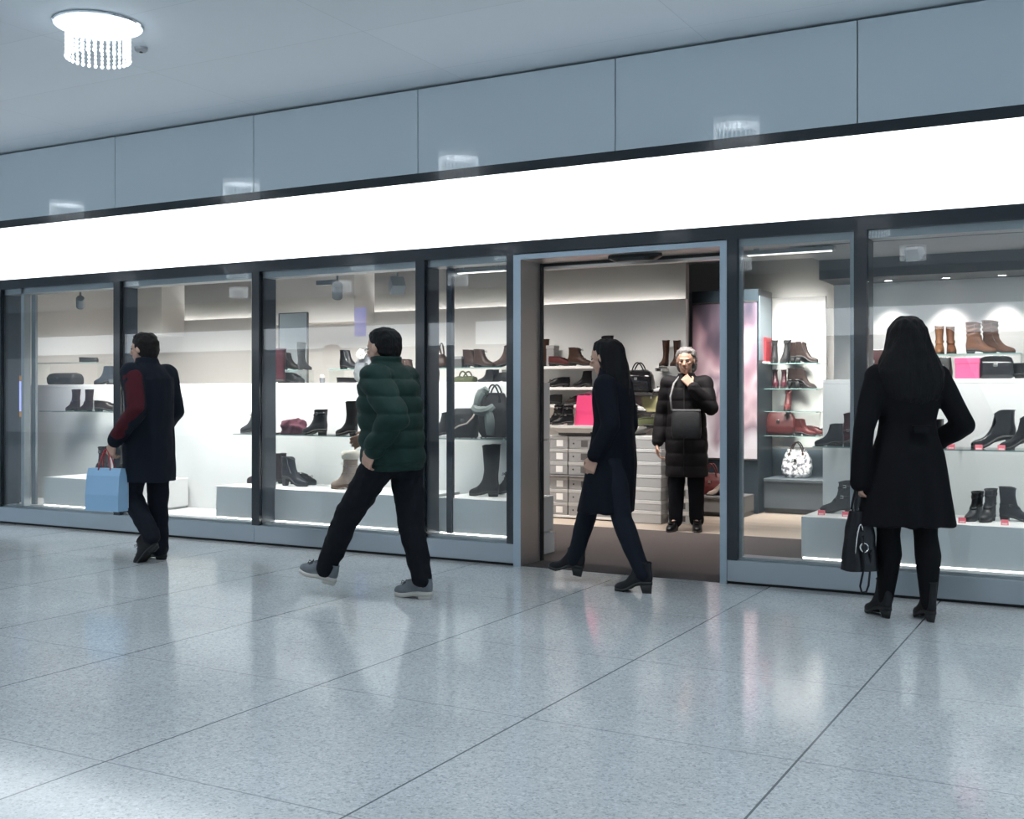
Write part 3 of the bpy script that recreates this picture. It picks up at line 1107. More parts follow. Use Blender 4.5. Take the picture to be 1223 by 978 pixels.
def shoebox(label, loc, W, D, H, mb_, ml, sticker, group):
    t = thing('shoe_box', label, 'shoe box', loc, 0, group)
    MB().box(-W / 2, W / 2, 0, D, 0, H - .002, .003, 1).build('carton', mb_, t)
    MB().box(-W / 2 - .003, W / 2 + .003, -.003, D + .003, H - .034, H, .003, 1).build('lid', ml, t)
    if sticker:
        MB().box(W * .02, W * .30, -.0022, -.0004, .022, H - .042).build('size_label', card_white if sticker == 'w' else card_dark, t)
        MB().lathe([(0.001, 0), (.009, 0), (.009, .001), (.001, .001)], n=14).xf(Matrix.Translation((-W * .3, -.0004, H * .42)) @ Matrix.Rotation(PI / 2, 4, 'X')).build('finger_hole', black_rubber, t)
    return t
# ================================================================== DISPLAY FURNITURE AND GOODS
zP, zS, zT, zR = 0.452, 0.905, 1.36, 1.488
D2R = math.radians


def plinth(label, x0, x1, y0=.2, y1=.78, z1=zP, lo=.165):
    t = thing('display_plinth', label, 'plinth', ((x0 + x1) / 2, y0, 0.0))
    h = (x1 - x0) / 2
    MB().box(-h, h, 0, y1 - y0, lo + .018, z1, .003, 1).build('body', white_panel, t)
    MB().box(-h + .01, h - .01, .004, .03, lo, lo + .018).build('light_strip', LED, t)
    MB().box(-h + .03, h - .03, .05, y1 - y0, 0.004, lo + .018).build('base', white_panel, t)
    return t


plinth('low white display plinth carrying one dark boot at the left end of the shop', X(52, .2), -7.93)
plinth('long low white display plinth carrying the fur-cuffed beige boot', X(258, .2), -4.86)
plinth('low white display plinth under the tall black riding boot', -4.70, -3.99)
plinth('low white display plinth under the black boots, in front of the woman in black', -1.871, 1.6)

# raised window floor behind the panes
for i, (x0, x1) in enumerate(((-11.35, -3.99), (-1.871, 2.1))):
    struct(MB().box(x0, x1, .18, .80, 0.0, .163).build(f'floor_display_{i + 1}', white_panel))


def counter(label, x0, x1, y0, y1, sh):
    t = thing('display_counter', label, 'counter', ((x0 + x1) / 2, y0, 0))
    h = (x1 - x0) / 2
    MB().box(-h, h, .001, y1 - y0, .004, zT - .03).build('body', sh, t)
    MB().box(-h, h, 0, y1 - y0, zT - .03, zT, .002, 1).build('top', sh, t)


counter('long white back counter of the window displays left of the door', -11.3, -4.35, .80, 1.43, white_panel)
counter('white back counter behind the goods the woman in black looks at', -1.871, 2.06, .80, 1.55, white_panel)

edge_glass = mat('glass_edge', (0.20, 0.34, 0.32), 0.15, spec=0.6)


def glass_shelf(label, x0, x1, y0, y1, z, brackets=True):
    t = thing('glass_shelf', label, 'shelf', ((x0 + x1) / 2, y0, z))
    h = (x1 - x0) / 2
    MB().box(-h, h, .0015, y1 - y0, -.008, 0).build('glass_plate', shelf_glass, t)
    MB().box(-h, h, 0, .0014, -.008, 0).build('front_edge', edge_glass, t)
    if brackets:
        n = max(2, round(h * 2 / .8) + 1)
        for i in range(n):
            q = -h + .06 + (2 * h - .12) * i / (n - 1)
            MB().box(q - .006, q + .006, (y1 - y0) * .45, y1 - y0, -.016, -.008).build('bracket', BUCKLE, t)
    return t


glass_shelf('glass shelf along the back of the left end display, under the dark boot pair', X(47, .55), -7.95, .55, .80, 1.09)
glass_shelf('glass shelf under the burgundy bundle and the studded boot', X(278, .42), X(428, .42), .42, .8005, zS)
glass_shelf('glass shelf under the draped bag in the narrow pane left of the door', -5.1, -4.0, .42, .80, zS)
glass_shelf('glass shelf with pink price blocks, right of the woman in black', -1.85, 1.6, .42, .80, zS)


def riser(label, u0, u1, Y, z=zR, base=zT, d=.24):
    x0, x1 = X(u0, Y), X(u1, Y)
    t = thing('glass_riser', label, 'display riser', ((x0 + x1) / 2, Y - d / 2, base))
    h = (x1 - x0) / 2
    MB().box(-h, h, .0015, d, z - base - .008, z - base).build('glass_top', shelf_glass, t)
    MB().box(-h, h, 0, .0014, z - base - .008, z - base).build('front_edge', edge_glass, t)
    for sx in (-1, 1):
        MB().box(sx * h - (.006 if sx > 0 else 0), sx * h + (0 if sx > 0 else .006), .01, d - .01, 0, z - base - .008).build('glass_leg', shelf_glass, t)
    return t


def put(kind, col, label, u, Y, z, deg, group=None, **k):
    return shoe(kind, col, label, (X(u, Y), Y, z), D2R(deg), group, **k)


P = 'boots and shoes on the window plinths'
SH = 'boots and shoes on the glass shelves'
CT = 'boots and shoes on the back counters'
RS = 'boots and shoes on the glass risers'

# ---- left end window
put('snow', 'plum', 'dark plum boot with toe to the left, alone on the plinth at the left end', 119, .47, zP, 180, P)
put('mid', 'plum', 'left one of two dark boots close together on the left end glass shelf', 87, .68, 1.09, 178, SH, scale=.78)
put('mid', 'plum', 'right one of two dark boots close together on the left end glass shelf', 103, .72, 1.09, 174, SH, scale=.78)
put('low', 'dbrown', 'low dark lace-up on the glass shelf at the left end, beside the mullion', 127, .68, 1.09, 15, SH)
b = bag('clutch_bag', 'long dark grey clutch lying on the counter at the left end', (X(78, .93), .93, zT), 0, .42, .12, .20, LE['char'], style='flat', handle=0)
put('ankle', 'bluegrey', 'blue-grey ankle boot on the counter right of the grey clutch', 124, .92, zT, 190, CT, scale=.9)
put('flat', 'grey', 'pale flat slipper half hidden by the mullion beside the blue-grey boot', 141, .98, zT, 100, CT)
riser('tall glass riser carrying one flat dark shoe at the left end', 50, 127, 1.12, z=1.60)
put('flat', 'char', 'flat dark ballet shoe on the tall glass riser at the left end', 106, 1.12, 1.60, 0, RS, scale=1.05)

# ---- window behind the man with the blue bag / behind the walker in green
put('lace', 'char', 'dark lace-up boot with its toe showing left of the mullion, end of the shelf', 301, .60, zS, 180, SH)
put('mid', 'plum', 'plum boot on the plinth, half hidden by the mullion', 309, .58, zP, 180, P)
put('high', 'plum', 'purple-brown boot on the plinth right behind the mullion', 329, .66, zP, 185, P, scale=.80)
put('ankle_heel', 'navy', 'black heeled ankle boot with its toe to the right on the long plinth', 352, .50, zP, 2, P, scale=1.12)
put('low', 'black', 'black low shoe tucked behind the heeled ankle boot on the long plinth', 362, .68, zP, 10, P)
put('fur', 'beige', 'beige laced snow boot with a cream fur cuff on the long plinth', 411, .46, zP, 180, P)

# burgundy crumpled bundle
t = thing('scarf_bundle', 'crumpled burgundy knitted scarf bundle on the glass shelf', 'scarf', (X(350, .58), .58, zS), 0)


def crumple(a, b, h, amp, seed, n=36, m=16):
    rings = []
    for k in range(m):
        f = k / (m - 1)
        ph = f * PI / 2 * .97
        r = math.cos(ph) ** .55
        ring = []
        for q in ang(n):
            p = Vector((a * r * math.cos(q), b * r * math.sin(q), h * math.sin(ph)))
            d = amp * (noise.noise(p * 16 + Vector((seed, 0, 0))) + .6 * abs(noise.noise(p * 34 + Vector((0, seed, 0)))))
            p += Vector((math.cos(q), math.sin(q), .7 * f)) * d * (.2 + .8 * min(1, f * 4))
            p.z = max(.001, p.z)
            ring.append(p)
        rings.append(ring)
    return MB().loft(rings)


crumple(.125, .10, .125, .045, 3.1).build('knit_body', mat('burgundy_knit', (0.075, 0.012, 0.028), 0.9, bump=.7, bscale=120), t, True)
MB().tube([(-.12, -.03, .01), (-.15, -.05, .006), (-.165, -.02, .006), (-.17, 0, .006)], .006).build('cord', LE['burg'], t)
put('studded', 'char', 'charcoal ankle boot with studs and buckle strap on the glass shelf', 376, .56, zS, 180, SH)
put('high', 'matt', 'tall matt black boot on the glass shelf just left of the walker in green', 414, .56, zS, 180, SH, scale=.86)

# counter: mirror, risers and their shoes
t = thing('standing_mirror', 'narrow upright mirror behind the glass riser in the window with the mirror', 'mirror', (X(350, 1.36), 1.36, zT))
zm = Zof(350, 374, 1.36) - zT
hw = (X(366.5, 1.36) - X(333, 1.36)) / 2
MB().box(-hw, hw, 0, .012, 0, zm).build('mirror_glass', mat('mirror_silver', (0.62, 0.62, 0.60), 0.32, 0.75), t)
fb = MB()
for a, b_, c, d in ((-hw - .006, -hw + .004, 0, zm), (hw - .004, hw + .006, 0, zm), (-hw, hw, zm - .004, zm + .006), (-hw, hw, 0, .006)):
    fb.box(a, b_, -.004, .016, c, d)
fb.build('frame', mat('mirror_frame', (0.25, 0.24, 0.23), 0.4, .5), t)
riser('glass riser in front of the narrow mirror', 336, 366, 1.12)
put('ankle', 'dbrown', 'dark brown ankle boot on the riser in front of the narrow mirror', 348, 1.12, zR, 20, RS, scale=.8)
put('tall', 'char', 'tall charcoal boot standing at the right edge of the narrow mirror', 364, 1.06, zR - .0, 80, RS, scale=.62)
put('low', 'black', 'black low shoe under the riser in front of the narrow mirror', 350, 1.10, zT, 0, CT)
put('tall', 'burg', 'burgundy tall boot standing on the counter beside the mullion', 328, .96, zT, 195, CT, scale=.80)
t = thing('candle_holder', 'tiny dark votive holder alone on the white counter', 'candle holder', (X(385, 1.0), 1.0, zT))
MB().lathe([(.001, 0), (.022, 0), (.026, .03), (.026, .05), (.022, .05), (.020, .02), (.001, .02)], n=20).build('cup', LE['grey'], t, True, 40)
MB().lathe([(.001, .02), (.015, .02), (.015, .075), (.004, .08), (.001, .081)], n=16).build('candle', white_paint, t, True, 40)
riser('glass riser under the black boot and beside the grey flower bag', 402, 436, 1.12)
put('ankle', 'black', 'black ankle boot on the riser beside the grey flower bag', 418, 1.12, zR, 0, RS, scale=.85)
put('flat', 'black', 'black flat shoe under the riser beside the grey flower bag', 418, 1.08, zT, 10, CT)
b = bag('handbag', 'grey slouchy bag with a pale flower, half behind the walker in green', (X(442, .98), .98, zT), .1, .30, .26, .14, LE['grey'], style='hobo', handle=.05)
fl = MB()
for k in range(7):
    a = 2 * PI * k / 7
    fl.ellip((-.05 + .028 * math.cos(a), -.078, .255 + .028 * math.sin(a)), (.022, .010, .022), n=10, m=6)
fl.ellip((-.05, -.085, .255), (.016, .012, .016), n=10, m=6)
fl.build('fabric_flower', FUR, b, True)
put('low', 'black', 'low black shoe on the counter right behind the walker in green', 476, 1.05, zT, 180, CT)
put('ankle', 'brown', 'brown ankle boot on the counter left of the dark mullion', 492, 1.10, zT, 0, CT)

# ---- narrow pane left of the door
riser('glass riser under the brown boots in the narrow pane left of the door', 514, 607, 1.14)
bag('handbag', 'brown handbag with a thin loop handle on the riser, beside the dark post', (X(525, 1.14), 1.14, zR), 0, .15, .12, .10, LE['brown'], style='hobo', handle=.10)
t = thing('gift_box', 'small dark box on the riser right of the dark post', 'box', (X(550, 1.14), 1.14, zR))
MB().box(-.042, .042, -.05, .05, 0, .075, .003).build('carton', card_dark, t)
MB().box(-.045, .045, -.053, .053, .075, .10, .003).build('lid', card_grey, t)
put('lace', 'brown', 'left one of two brown lace-up boots with toes to the right on a riser', 566, 1.15, zR, 5, RS, scale=.82)
put('lace', 'brown', 'right one of two brown lace-up boots with toes to the right on a riser', 578, 1.08, zR, -8, RS, scale=.82)
put('ankle', 'brown', 'brown ankle boot on the riser with its toe to the left, nearest the door', 602, 1.12, zR, 180, RS, scale=.88)
bag('handbag', 'olive grey bag under the riser with only its loop handle standing up', (X(556, 1.08), 1.08, zT), 0, .20, .05, .12, LE['olive'], style='flat', handle=.045)
put('ankle', 'black', 'small black boot under the riser, the left one of a close pair', 580, 1.06, zT, 200, CT, scale=.52)
put('ankle', 'black', 'small black boot under the riser, the right one of a close pair', 587, 1.12, zT, 200, CT, scale=.52)
put('low', 'black', 'black low shoe under the riser nearest the door', 596, 1.14, zT, 185, CT, scale=.8)
put('low', 'dbrown', 'dark low shoe under the riser left of the dark post', 509, 1.02, zT, 180, CT)
put('ankle', 'matt', 'black ankle boot on the glass shelf behind the dark post', 527, .60, zS, 200, SH, scale=.98)
b = bag('handbag', 'dark grey bag with a pale looped strap on the glass shelf', (X(560, .60), .55, zS), .12, .20, .235, .13, LE['char'], style='tote', handle=0)
MB().tube([(-.10, -.075, .03), (-.08, -.085, .07), (-.02, -.085, .10), (.05, -.085, .12), (.10, -.08, .17), (.105, -.03, .23)], .007).build('strap', LACE_P, b, True)
b = bag('leather_holdall', 'tall black slouching holdall leaning behind the grey scarf', (X(590, .70), .71, zS), .1, .28, .36, .14, LE['matt'], style='hobo', handle=.07)
t = thing('scarf', 'grey green scarf draped over the tall black holdall', 'scarf', (X(577, .53), .53, zS), 0)
for k, (pts, r) in enumerate(([[(-.09, 0, .255), (-.05, -.03, .225), (.0, -.035, .215), (.06, -.03, .225), (.10, 0, .26)], .034],
                              [[(.06, -.02, .23), (.075, -.03, .16), (.08, -.03, .10), (.075, -.02, .03)], .040],
                              [[(-.06, .0, .26), (-.045, .01, .33), (-.02, .03, .385), (.02, .05, .36)], .036])):
    mb = MB()
    ctrl = [Vector(p) for p in pts]
    rings = []
    for i in range(13):
        f = i / 12 * (len(ctrl) - 1)
        j = min(int(f), len(ctrl) - 2)
        c = ctrl[j].lerp(ctrl[j + 1], f - j)
        d = (ctrl[j + 1] - ctrl[j]).normalized()
        a = d.cross(Vector((0, 1, 0))).normalized()
        e = d.cross(a)
        ring = []
        for q in ang(24):
            rr = r * (1 + .16 * math.sin(q * 7 + i * .25)) * (.75 + .25 * math.sin(PI * i / 12))
            ring.append(c + a * math.cos(q) * rr + e * math.sin(q) * rr * .55)
        rings.append(ring)
    mb.loft(rings).build(('loop', 'hanging_end', 'upper_fold')[k], mat('scarf_knit', (0.16, 0.19, 0.185), 0.95, bump=.6, bscale=150), t, True)
put('tall', 'matt', 'tall black riding boot with toe to the left on the plinth left of the door', 578, .46, zP, 180, P, scale=1.0)
put('lace', 'matt', 'black laced boot behind the tall riding boot on the plinth', 604, .66, zP, 185, P)

# ---- pane right of the door and the big right window
put('ankle', 'navy', 'dark blue ankle boot on the glass shelf in the pane right of the door', 990, .53, zS, 195, SH, scale=.72)
put('mid', 'burg', 'dark wine boot on the glass shelf between the blue boot and the mullion', 1007, .70, zS, 195, SH, scale=.80)
put('mid', 'dbrown', 'dark brown boot on the glass shelf behind the mullion', 1025, .52, zS, 195, SH, scale=.72)
put('biker', 'char', 'grey ankle boot on the plinth beside the black handbag', 1001, .50, zP, 180, P, scale=.92)
put('biker', 'black', 'left one of two black buckled boots on the plinth right of the woman', 1163, .46, zP, 250, P, scale=.76)
put('biker', 'black', 'right one of two black buckled boots on the plinth right of the woman', 1180, .46, zP, 258, P, scale=.84)
put('mid', 'navy', 'blue-black wide boot with toe to the right at the right edge of the plinth', 1214, .58, zP, -5, P, scale=.76)
put('ankle_heel', 'gloss', 'shiny black boot with a tall shaft, toe to the left, on the right shelf', 1186, .60, zS, 184, SH, scale=1.1)
put('ankle_heel', 'black', 'black ankle boot with toe to the left at the right end of the shelf', 1217, .52, zS, 180, SH, scale=.96)
put('ankle', 'black', 'black boot on the shelf, seen in the crook of the black-coated arm', 1122, .58, zS, 90, SH, scale=.9)
put('ankle', 'plum', 'plum boot on the glass shelf, hidden behind the woman in black', 1082, .58, zS, 180, SH)

riser('glass riser carrying the tan and the wrinkled brown boots', 1100, 1222, 1.16, z=1.535, d=.30)
put('mid', 'tan', 'left one of two tan calf boots facing the front on a riser', 1122, 1.18, 1.535, -82, RS, scale=.74)
put('mid', 'rust', 'right one of two tan calf boots facing the front on a riser', 1136, 1.18, 1.535, -76, RS, scale=.72)
put('slouchy', 'rust', 'wrinkled brown boot on the riser, the left one of the pair', 1172, 1.10, 1.535, 0, RS, scale=.74)
put('slouchy', 'rust', 'wrinkled brown boot on the riser, the right one of the pair, toe to the right', 1193, 1.23, 1.535, 2, RS, scale=.80)
bag('handbag', 'dark red-brown bag on the counter left of the head of the woman in black', (X(1044, 1.08), 1.08, zT), 0, .22, .21, .12, LE['redbr'], style='tote', handle=0)
t = thing('gift_box', 'bright pink box on the counter right of the head of the woman in black', 'box', (X(1155, 1.0), 1.0, zT), 0)
pk = mat('pink_card', (0.58, 0.09, 0.22), 0.55)
MB().box(-.077, .077, 0, .14, 0, .125, .003, 1).build('carton', pk, t)
MB().box(-.080, .080, -.003, .143, .105, .145, .003, 1).build('lid', pk, t)
bag('handbag', 'black leather bag under the riser right of the pink box', (X(1190, 1.08), 1.08, zT), 0, .23, .155, .12, LE['gloss'], style='bowl', handle=0)
bag('handbag', 'black bag under the riser left of the pink box', (X(1126, 1.10), 1.10, zT), 0, .12, .15, .12, LE['char'], style='tote', handle=0)
put('low', 'black', 'black low shoe under the riser at the right edge', 1236, 1.08, zT, -10, CT)

# pink price blocks
pink = mat('price_pink', (0.72, 0.13, 0.17), 0.5)
for u, Y, z, lab in ((1136, .45, zS, 'small pink price block on the glass shelf beside the sleeve of the woman in black'),
                     (1169, .44, zS, 'small pink price block on the glass shelf before the shiny black boot'),
                     (1196, .44, zS, 'small pink price block on the glass shelf between the two heeled boots'),
                     (1149, .30, zP, 'small pink price block on the plinth beside the hem of the black coat'),
                     (1200, .30, zP, 'small pink price block on the plinth before the blue-black boot'),
                     (981, .34, zP, 'small pink price block on the plinth at the toe of the grey boot'),
                     (1010, .32, zP, 'small pink price block on the plinth above the black handbag')):
    t = thing('price_block', lab, 'price tag', (X(u, Y), Y, z), .1, 'pink price blocks')
    MB().loft([[Vector((-.022, -.014, 0)), Vector((.022, -.014, 0)), Vector((.022, .014, 0)), Vector((-.022, .014, 0))],
               [Vector((-.022, -.002, .032)), Vector((.022, -.002, .032)), Vector((.022, .010, .032)), Vector((-.022, .010, .032))]]).build('block', pink, t)
    MB().loft([[Vector((-.016, -.0134, .003)), Vector((.016, -.0134, .003)), Vector((.016, -.0128, .003)), Vector((-.016, -.0128, .003))],
               [Vector((-.016, -.0098, .012)), Vector((.016, -.0098, .012)), Vector((.016, -.0092, .012)), Vector((-.016, -.0092, .012))]]).build('price_strip', mat('price_pale', (0.8, 0.55, 0.56), 0.6), t)

# ---- shop interior seen through the doorway -------------------------------
shelf_white = mat('shelf_white', (0.74, 0.73, 0.71), 0.45)
shelf_dark = mat('shelf_dark', (0.035, 0.033, 0.034), 0.4)


def wall_shelf(label, x0, x1, y0, y1, z, m, th=.03):
    t = thing('wall_shelf', label, 'shelf', ((x0 + x1) / 2, y1, z))
    h = (x1 - x0) / 2
    MB().box(-h, h, y0 - y1, 0, -th, 0, .002, 1).build('board', m, t)
    for sx in (-1, 1):
        MB().box(sx * (h - .05) - .008, sx * (h - .05) + .008, (y0 - y1) * .8, 0, -th - .03, -th).build('bracket', BUCKLE, t)


zA, zB, zC = 1.555, 1.335, 1.150
DS = 'shoes on the shelves seen through the doorway'
xa, xb_ = X(600, 3.45), X(735, 3.45)
wall_shelf('top white wall shelf behind the walking woman in the long coat', xa, xb_, 3.30, 3.6, zA, shelf_white)
wall_shelf('second white wall shelf behind the walking woman in the long coat', xa, xb_, 3.30, 3.6, zB, shelf_white)
wall_shelf('third white wall shelf, behind the pink bag', xa, xb_, 3.30, 3.6, zC, shelf_white)
wall_shelf('black wall shelf carrying the black bowling bag', X(740, 3.35), -4.10, 3.20, 3.6, 1.275, shelf_dark)
wall_shelf('short white wall shelf under the brown tall boots', X(786, 3.45), -4.10, 3.36, 3.6, zA - .012, shelf_white, .02)

put('high', 'brown', 'brown laced boot cut by the door jamb on the top wall shelf', 643, 3.42, zA, 200, DS, scale=.85)
t = thing('gift_box', 'grey box on the top wall shelf beside the door jamb', 'box', (X(658, 3.44), 3.42, zA), 0)
MB().box(-.045, .045, 0, .12, 0, .19, .003).build('carton', card_grey, t)
MB().box(-.048, .048, -.003, .123, .19, .225, .003).build('lid', card_lid, t)
put('low', 'redbr', 'reddish brown low shoe on the top wall shelf', 670, 3.42, zA, 15, DS)
put('lace', 'brown', 'brown laced boot with toe to the right on the top wall shelf', 693, 3.42, zA, 0, DS, scale=1.02)
put('high', 'matt', 'tall black boot on the top wall shelf behind the head of the walking woman', 719, 3.42, zA, 180, DS, scale=.9)
put('low', 'black', 'black low shoe on the second wall shelf beside the jamb', 666, 3.42, zB, 195, DS, scale=1.0)
put('ankle', 'black', 'black ankle boot with toe to the left on the second wall shelf', 696, 3.42, zB, 180, DS, scale=.80)
put('low', 'char', 'dark low shoe on the third wall shelf beside the jamb', 657, 3.42, zC, 190, DS)
put('low', 'dbrown', 'dark brown low shoe on the third wall shelf above the pink bag', 690, 3.42, zC, 190, DS)
bag('bowling_bag', 'black bowling bag with two loop handles on the black wall shelf', (X(763, 3.40), 3.40, 1.275), 0, .315, .23, .17, LE['gloss'], LE['black'], style='bowl', handle=.075)
put('low', 'silver', 'silver low shoe on the black wall shelf right of the bowling bag', 793, 3.40, 1.275, 200, DS, scale=.8)
put('low', 'black', 'black low shoe on the black wall shelf behind the grey-haired woman', 806, 3.50, 1.275, 170, DS, scale=.8)
put('tall', 'brown', 'brown tall boot on the short shelf, the left one of the pair', 793, 3.42, zA - .012, 262, DS, scale=.64)
put('tall', 'brown', 'brown tall boot on the short shelf, the right one of the pair', 806, 3.50, zA - .012, 262, DS, scale=.64)

# trays on the stacked boxes
zt = .945


def tray(label, u0, u1, Y, d):
    x0, x1 = X(u0, Y), X(u1, Y)
    t = thing('display_tray', label, 'tray', ((x0 + x1) / 2, Y, zt - .10))
    h = (x1 - x0) / 2
    def rr(a, q, z): return [Vector((-a, q, z)), Vector((a, q, z)), Vector((a, d - q, z)), Vector((-a, d - q, z))]
    MB().loft([rr(h - .09, .04, .025), rr(h - .02, .003, .075), rr(h, 0, .10), rr(h - .012, .012, .10), rr(h - .03, .02, .088)]).build('tray_body', shelf_white, t)
    MB().box(-h + .08, h - .08, .05, d - .05, 0, .025).build('foot_board', shelf_dark, t)


tray('long white tray on the shoe boxes under the pink bag', 656, 764, 2.98, .42)
put('biker', 'black', 'black boot with pink lining on the white tray, beside the jamb', 662, 3.28, zt, 180, DS, scale=.85)
put('biker', 'black', 'black boot on the white tray, just left of the pink bag', 672, 3.05, zt, 200, DS, scale=.85)
put('ankle', 'dbrown', 'dark boot on the white tray behind the walking woman', 722, 3.18, zt, 180, DS)
put('biker', 'char', 'charcoal boot on the white tray right of the walking woman', 748, 3.14, zt, 200, DS, scale=.85)
t = thing('paper_bag', 'bright pink paper carrier bag on the white tray', 'bag', (X(699, 3.10), 3.16, zt), 0)
MB().loft([[Vector((sx * a + c, sy * b, z)) for sx, sy in ((-1, -1), (1, -1), (1, 1), (-1, 1))] for a, b, z, c in ((.112, .06, 0, -.008), (.108, .055, .15, -.002), (.102, .045, .305, .006))]).build('body', mat('pink_paper', (0.68, 0.05, 0.17), 0.55), t)
MB().tube(arc((-.035, 0, .30), (.045, 0, .30), .03), .003, 6).build('cord_handle', mat('pink_cord', (0.6, 0.05, 0.2), 0.7), t)

# goods over the right stack
t = thing('gift_box', 'pale yellow box under the black wall shelf', 'box', (X(781, 3.30), 3.30, 1.085))
MB().box(-.13, .13, 0, .25, 0, .11, .003).build('carton', mat('pale_yellow', (0.62, 0.58, 0.30), 0.6), t)
MB().box(-.133, .133, -.003, .253, .11, .15, .003).build('lid', mat('pale_yellow', (0.62, 0.58, 0.30), 0.6), t)
wall_shelf('narrow dark wall shelf under the pale yellow box', X(742, 3.35), -4.10, 3.22, 3.6, 1.085, shelf_dark, .02)
put('pump', 'silver', 'silver and black high shoe on the narrow dark shelf', 758, 3.27, 1.085, 0, DS)
put('low', 'olive', 'olive shoe on top of the silver box stack, the left one', 766, 3.12, .925, 190, DS)
put('low', 'olive', 'olive shoe on top of the silver box stack, the right one', 786, 3.24, .925, 190, DS)

# stacked shoe boxes
BH = .131
names_col = ['first column from the jamb', 'second column from the jamb', 'third column, behind the walking woman']
names_row = ['lowest', 'second from below', 'third from below', 'fourth from below', 'fifth from below', 'topmost']
x_c = X(652, 3.02)
for c in range(3):
    for r in range(6):
        z = .035 + r * BH + (.018 if r >= 3 else 0)
        W = .262
        shoebox(f'grey shoe box, {names_row[r]} in the {names_col[c]}', (x_c + W / 2 + c * (W + .014) - .02, 3.02 + .006 * ((r * 7 + c * 3) % 3), z), W, .36, BH - .003, card_grey, card_lid, 'w' if c == 0 else 'd', 'stacked grey shoe boxes')
W3 = 3 * (.276)
t = thing('stacking_base', 'pale base board under the grey shoe boxes', 'base', (x_c + W3 / 2 - .03, 3.0, 0))
MB().box(-W3 / 2 - .02, W3 / 2 + .02, 0, .42, 0.012, .034, .002, 1).build('board', shelf_white, t)
MB().box(-W3 / 2, W3 / 2, .02, .40, 0, .012).build('skirting', shelf_dark, t)
t = thing('divider_board', 'thin dark board between the lower and upper grey shoe boxes', 'board', (x_c + W3 / 2 - .03, 3.0, .035 + 3 * BH - .001))
MB().box(-W3 / 2, W3 / 2, 0, .40, 0, .016).build('board', shelf_dark, t)
MB().box(-W3 / 2, W3 / 2, -.004, 0, .002, .014).build('edge_strip', card_grey, t)
t = thing('side_cabinet', 'pale low cabinet between the walking woman and the silver boxes', 'cabinet', (X(743, 3.0), 2.97, 0))
MB().box(-.065, .05, 0, .44, .03, .42, .003, 1).build('carcass', shelf_white, t)
MB().box(-.055, .04, -.008, 0, .06, .40, .002, 1).build('door', shelf_white, t)
MB().box(-.05, .04, .02, .42, 0, .03).build('plinth', shelf_dark, t)
xs0 = X(772, 2.98)
hs = [.13, .10, .125, .125, .125, .125, .125]
z = 0.0
nm7 = ['lowest', 'second from below', 'third from below', 'fourth from below', 'fifth from below', 'sixth from below', 'topmost']
for r in range(7):
    shoebox(f'silver shoe box, {nm7[r]} in the stack beside the grey-haired woman', (xs0 + .003 * (r % 2), 2.98, z + (.004 if r == 0 else 0)), .30, .34, hs[r] - .003 - (.004 if r == 0 else 0), card_silver, card_silver_lid, None, 'stacked silver shoe boxes')
    z += hs[r]
ZSTACK = z
z = 0.0
for r in range(5):
    shoebox(f'pale shoe box, {nm7[r]} in the low stack behind the grey-haired woman', (xs0 + .29, 3.10, z + (.004 if r == 0 else 0)), .22, .34, .122 - (.004 if r == 0 else 0), card_silver, card_white, 'd', 'low stack of pale shoe boxes')
    z += .125

# poster pillar --------------------------------------------------------------
x0, x1 = X(826, 4.35), X(905, 4.35)
t = thing('poster_pillar', 'dark pillar with a blurred pink and grey poster behind the grey-haired woman', 'pillar', ((x0 + x1) / 2, 4.35, 0))
h = (x1 - x0) / 2
navy = mat('pillar_navy', (0.018, 0.03, 0.04), 0.35)
MB().box(-h, h, .012, .55, 0.004, 2.37).build('body', navy, t)
MB().box(-h - .09, -h, .05, .50, 0.004, 2.365).build('side_panel', mat('pillar_grey', (0.16, 0.17, 0.17), 0.4), t)
MB().box(h, h + .008, .05, .50, 1.62, 2.30).build('side_glass', mat('pillar_blue', (0.25, 0.34, 0.40), 0.2), t)
pm = bpy.data.materials.new('poster_print')
pm.use_nodes = True
nt = pm.node_tree
p = nt.nodes['Principled BSDF']
p.inputs['Roughness'].default_value = .35
tc = nt.nodes.new('ShaderNodeTexCoord')
mp = nt.nodes.new('ShaderNodeMapping')
mp.inputs['Scale'].default_value = (2.2, 1, 1.1)
mp.inputs['Rotation'].default_value = (0, .5, 0)
mp.inputs['Location'].default_value = (.35, 0, .2)
ns = nt.nodes.new('ShaderNodeTexNoise')
ns.inputs['Scale'].default_value = 1.6
ns.inputs['Detail'].default_value = 1.5
sx = nt.nodes.new('ShaderNodeSeparateXYZ')
ma = nt.nodes.new('ShaderNodeMath')
ma.operation = 'MULTIPLY_ADD'
ma.inputs[1].default_value = -.36
ma.inputs[2].default_value = .74
ad = nt.nodes.new('ShaderNodeMath')
ad.operation = 'ADD'
cr = nt.nodes.new('ShaderNodeValToRGB')
e = cr.color_ramp.elements
e[0].position, e[0].color = .36, (.045, .04, .06, 1)
e[1].position, e[1].color = .98, (.74, .70, .76, 1)
for q, c in ((.50, (.12, .09, .12, 1)), (.62, (.36, .23, .28, 1)), (.74, (.60, .45, .50, 1)), (.84, (.30, .22, .27, 1))):
    k = e.new(q)
    k.color = c
nt.links.new(tc.outputs['Object'], mp.inputs[0])
nt.links.new(mp.outputs[0], ns.inputs['Vector'])
nt.links.new(tc.outputs['Object'], sx.inputs[0])
nt.links.new(sx.outputs[2], ma.inputs[0])
nt.links.new(ma.outputs[0], ad.inputs[0])
nt.links.new(ns.outputs['Fac'], ad.inputs[1])
nt.links.new(ad.outputs[0], cr.inputs['Fac'])
nt.links.new(cr.outputs['Color'], p.inputs['Base Color'])
MB().box(-h + .01, h - .01, 0, .012, .58, 2.23).build('poster', pm, t)
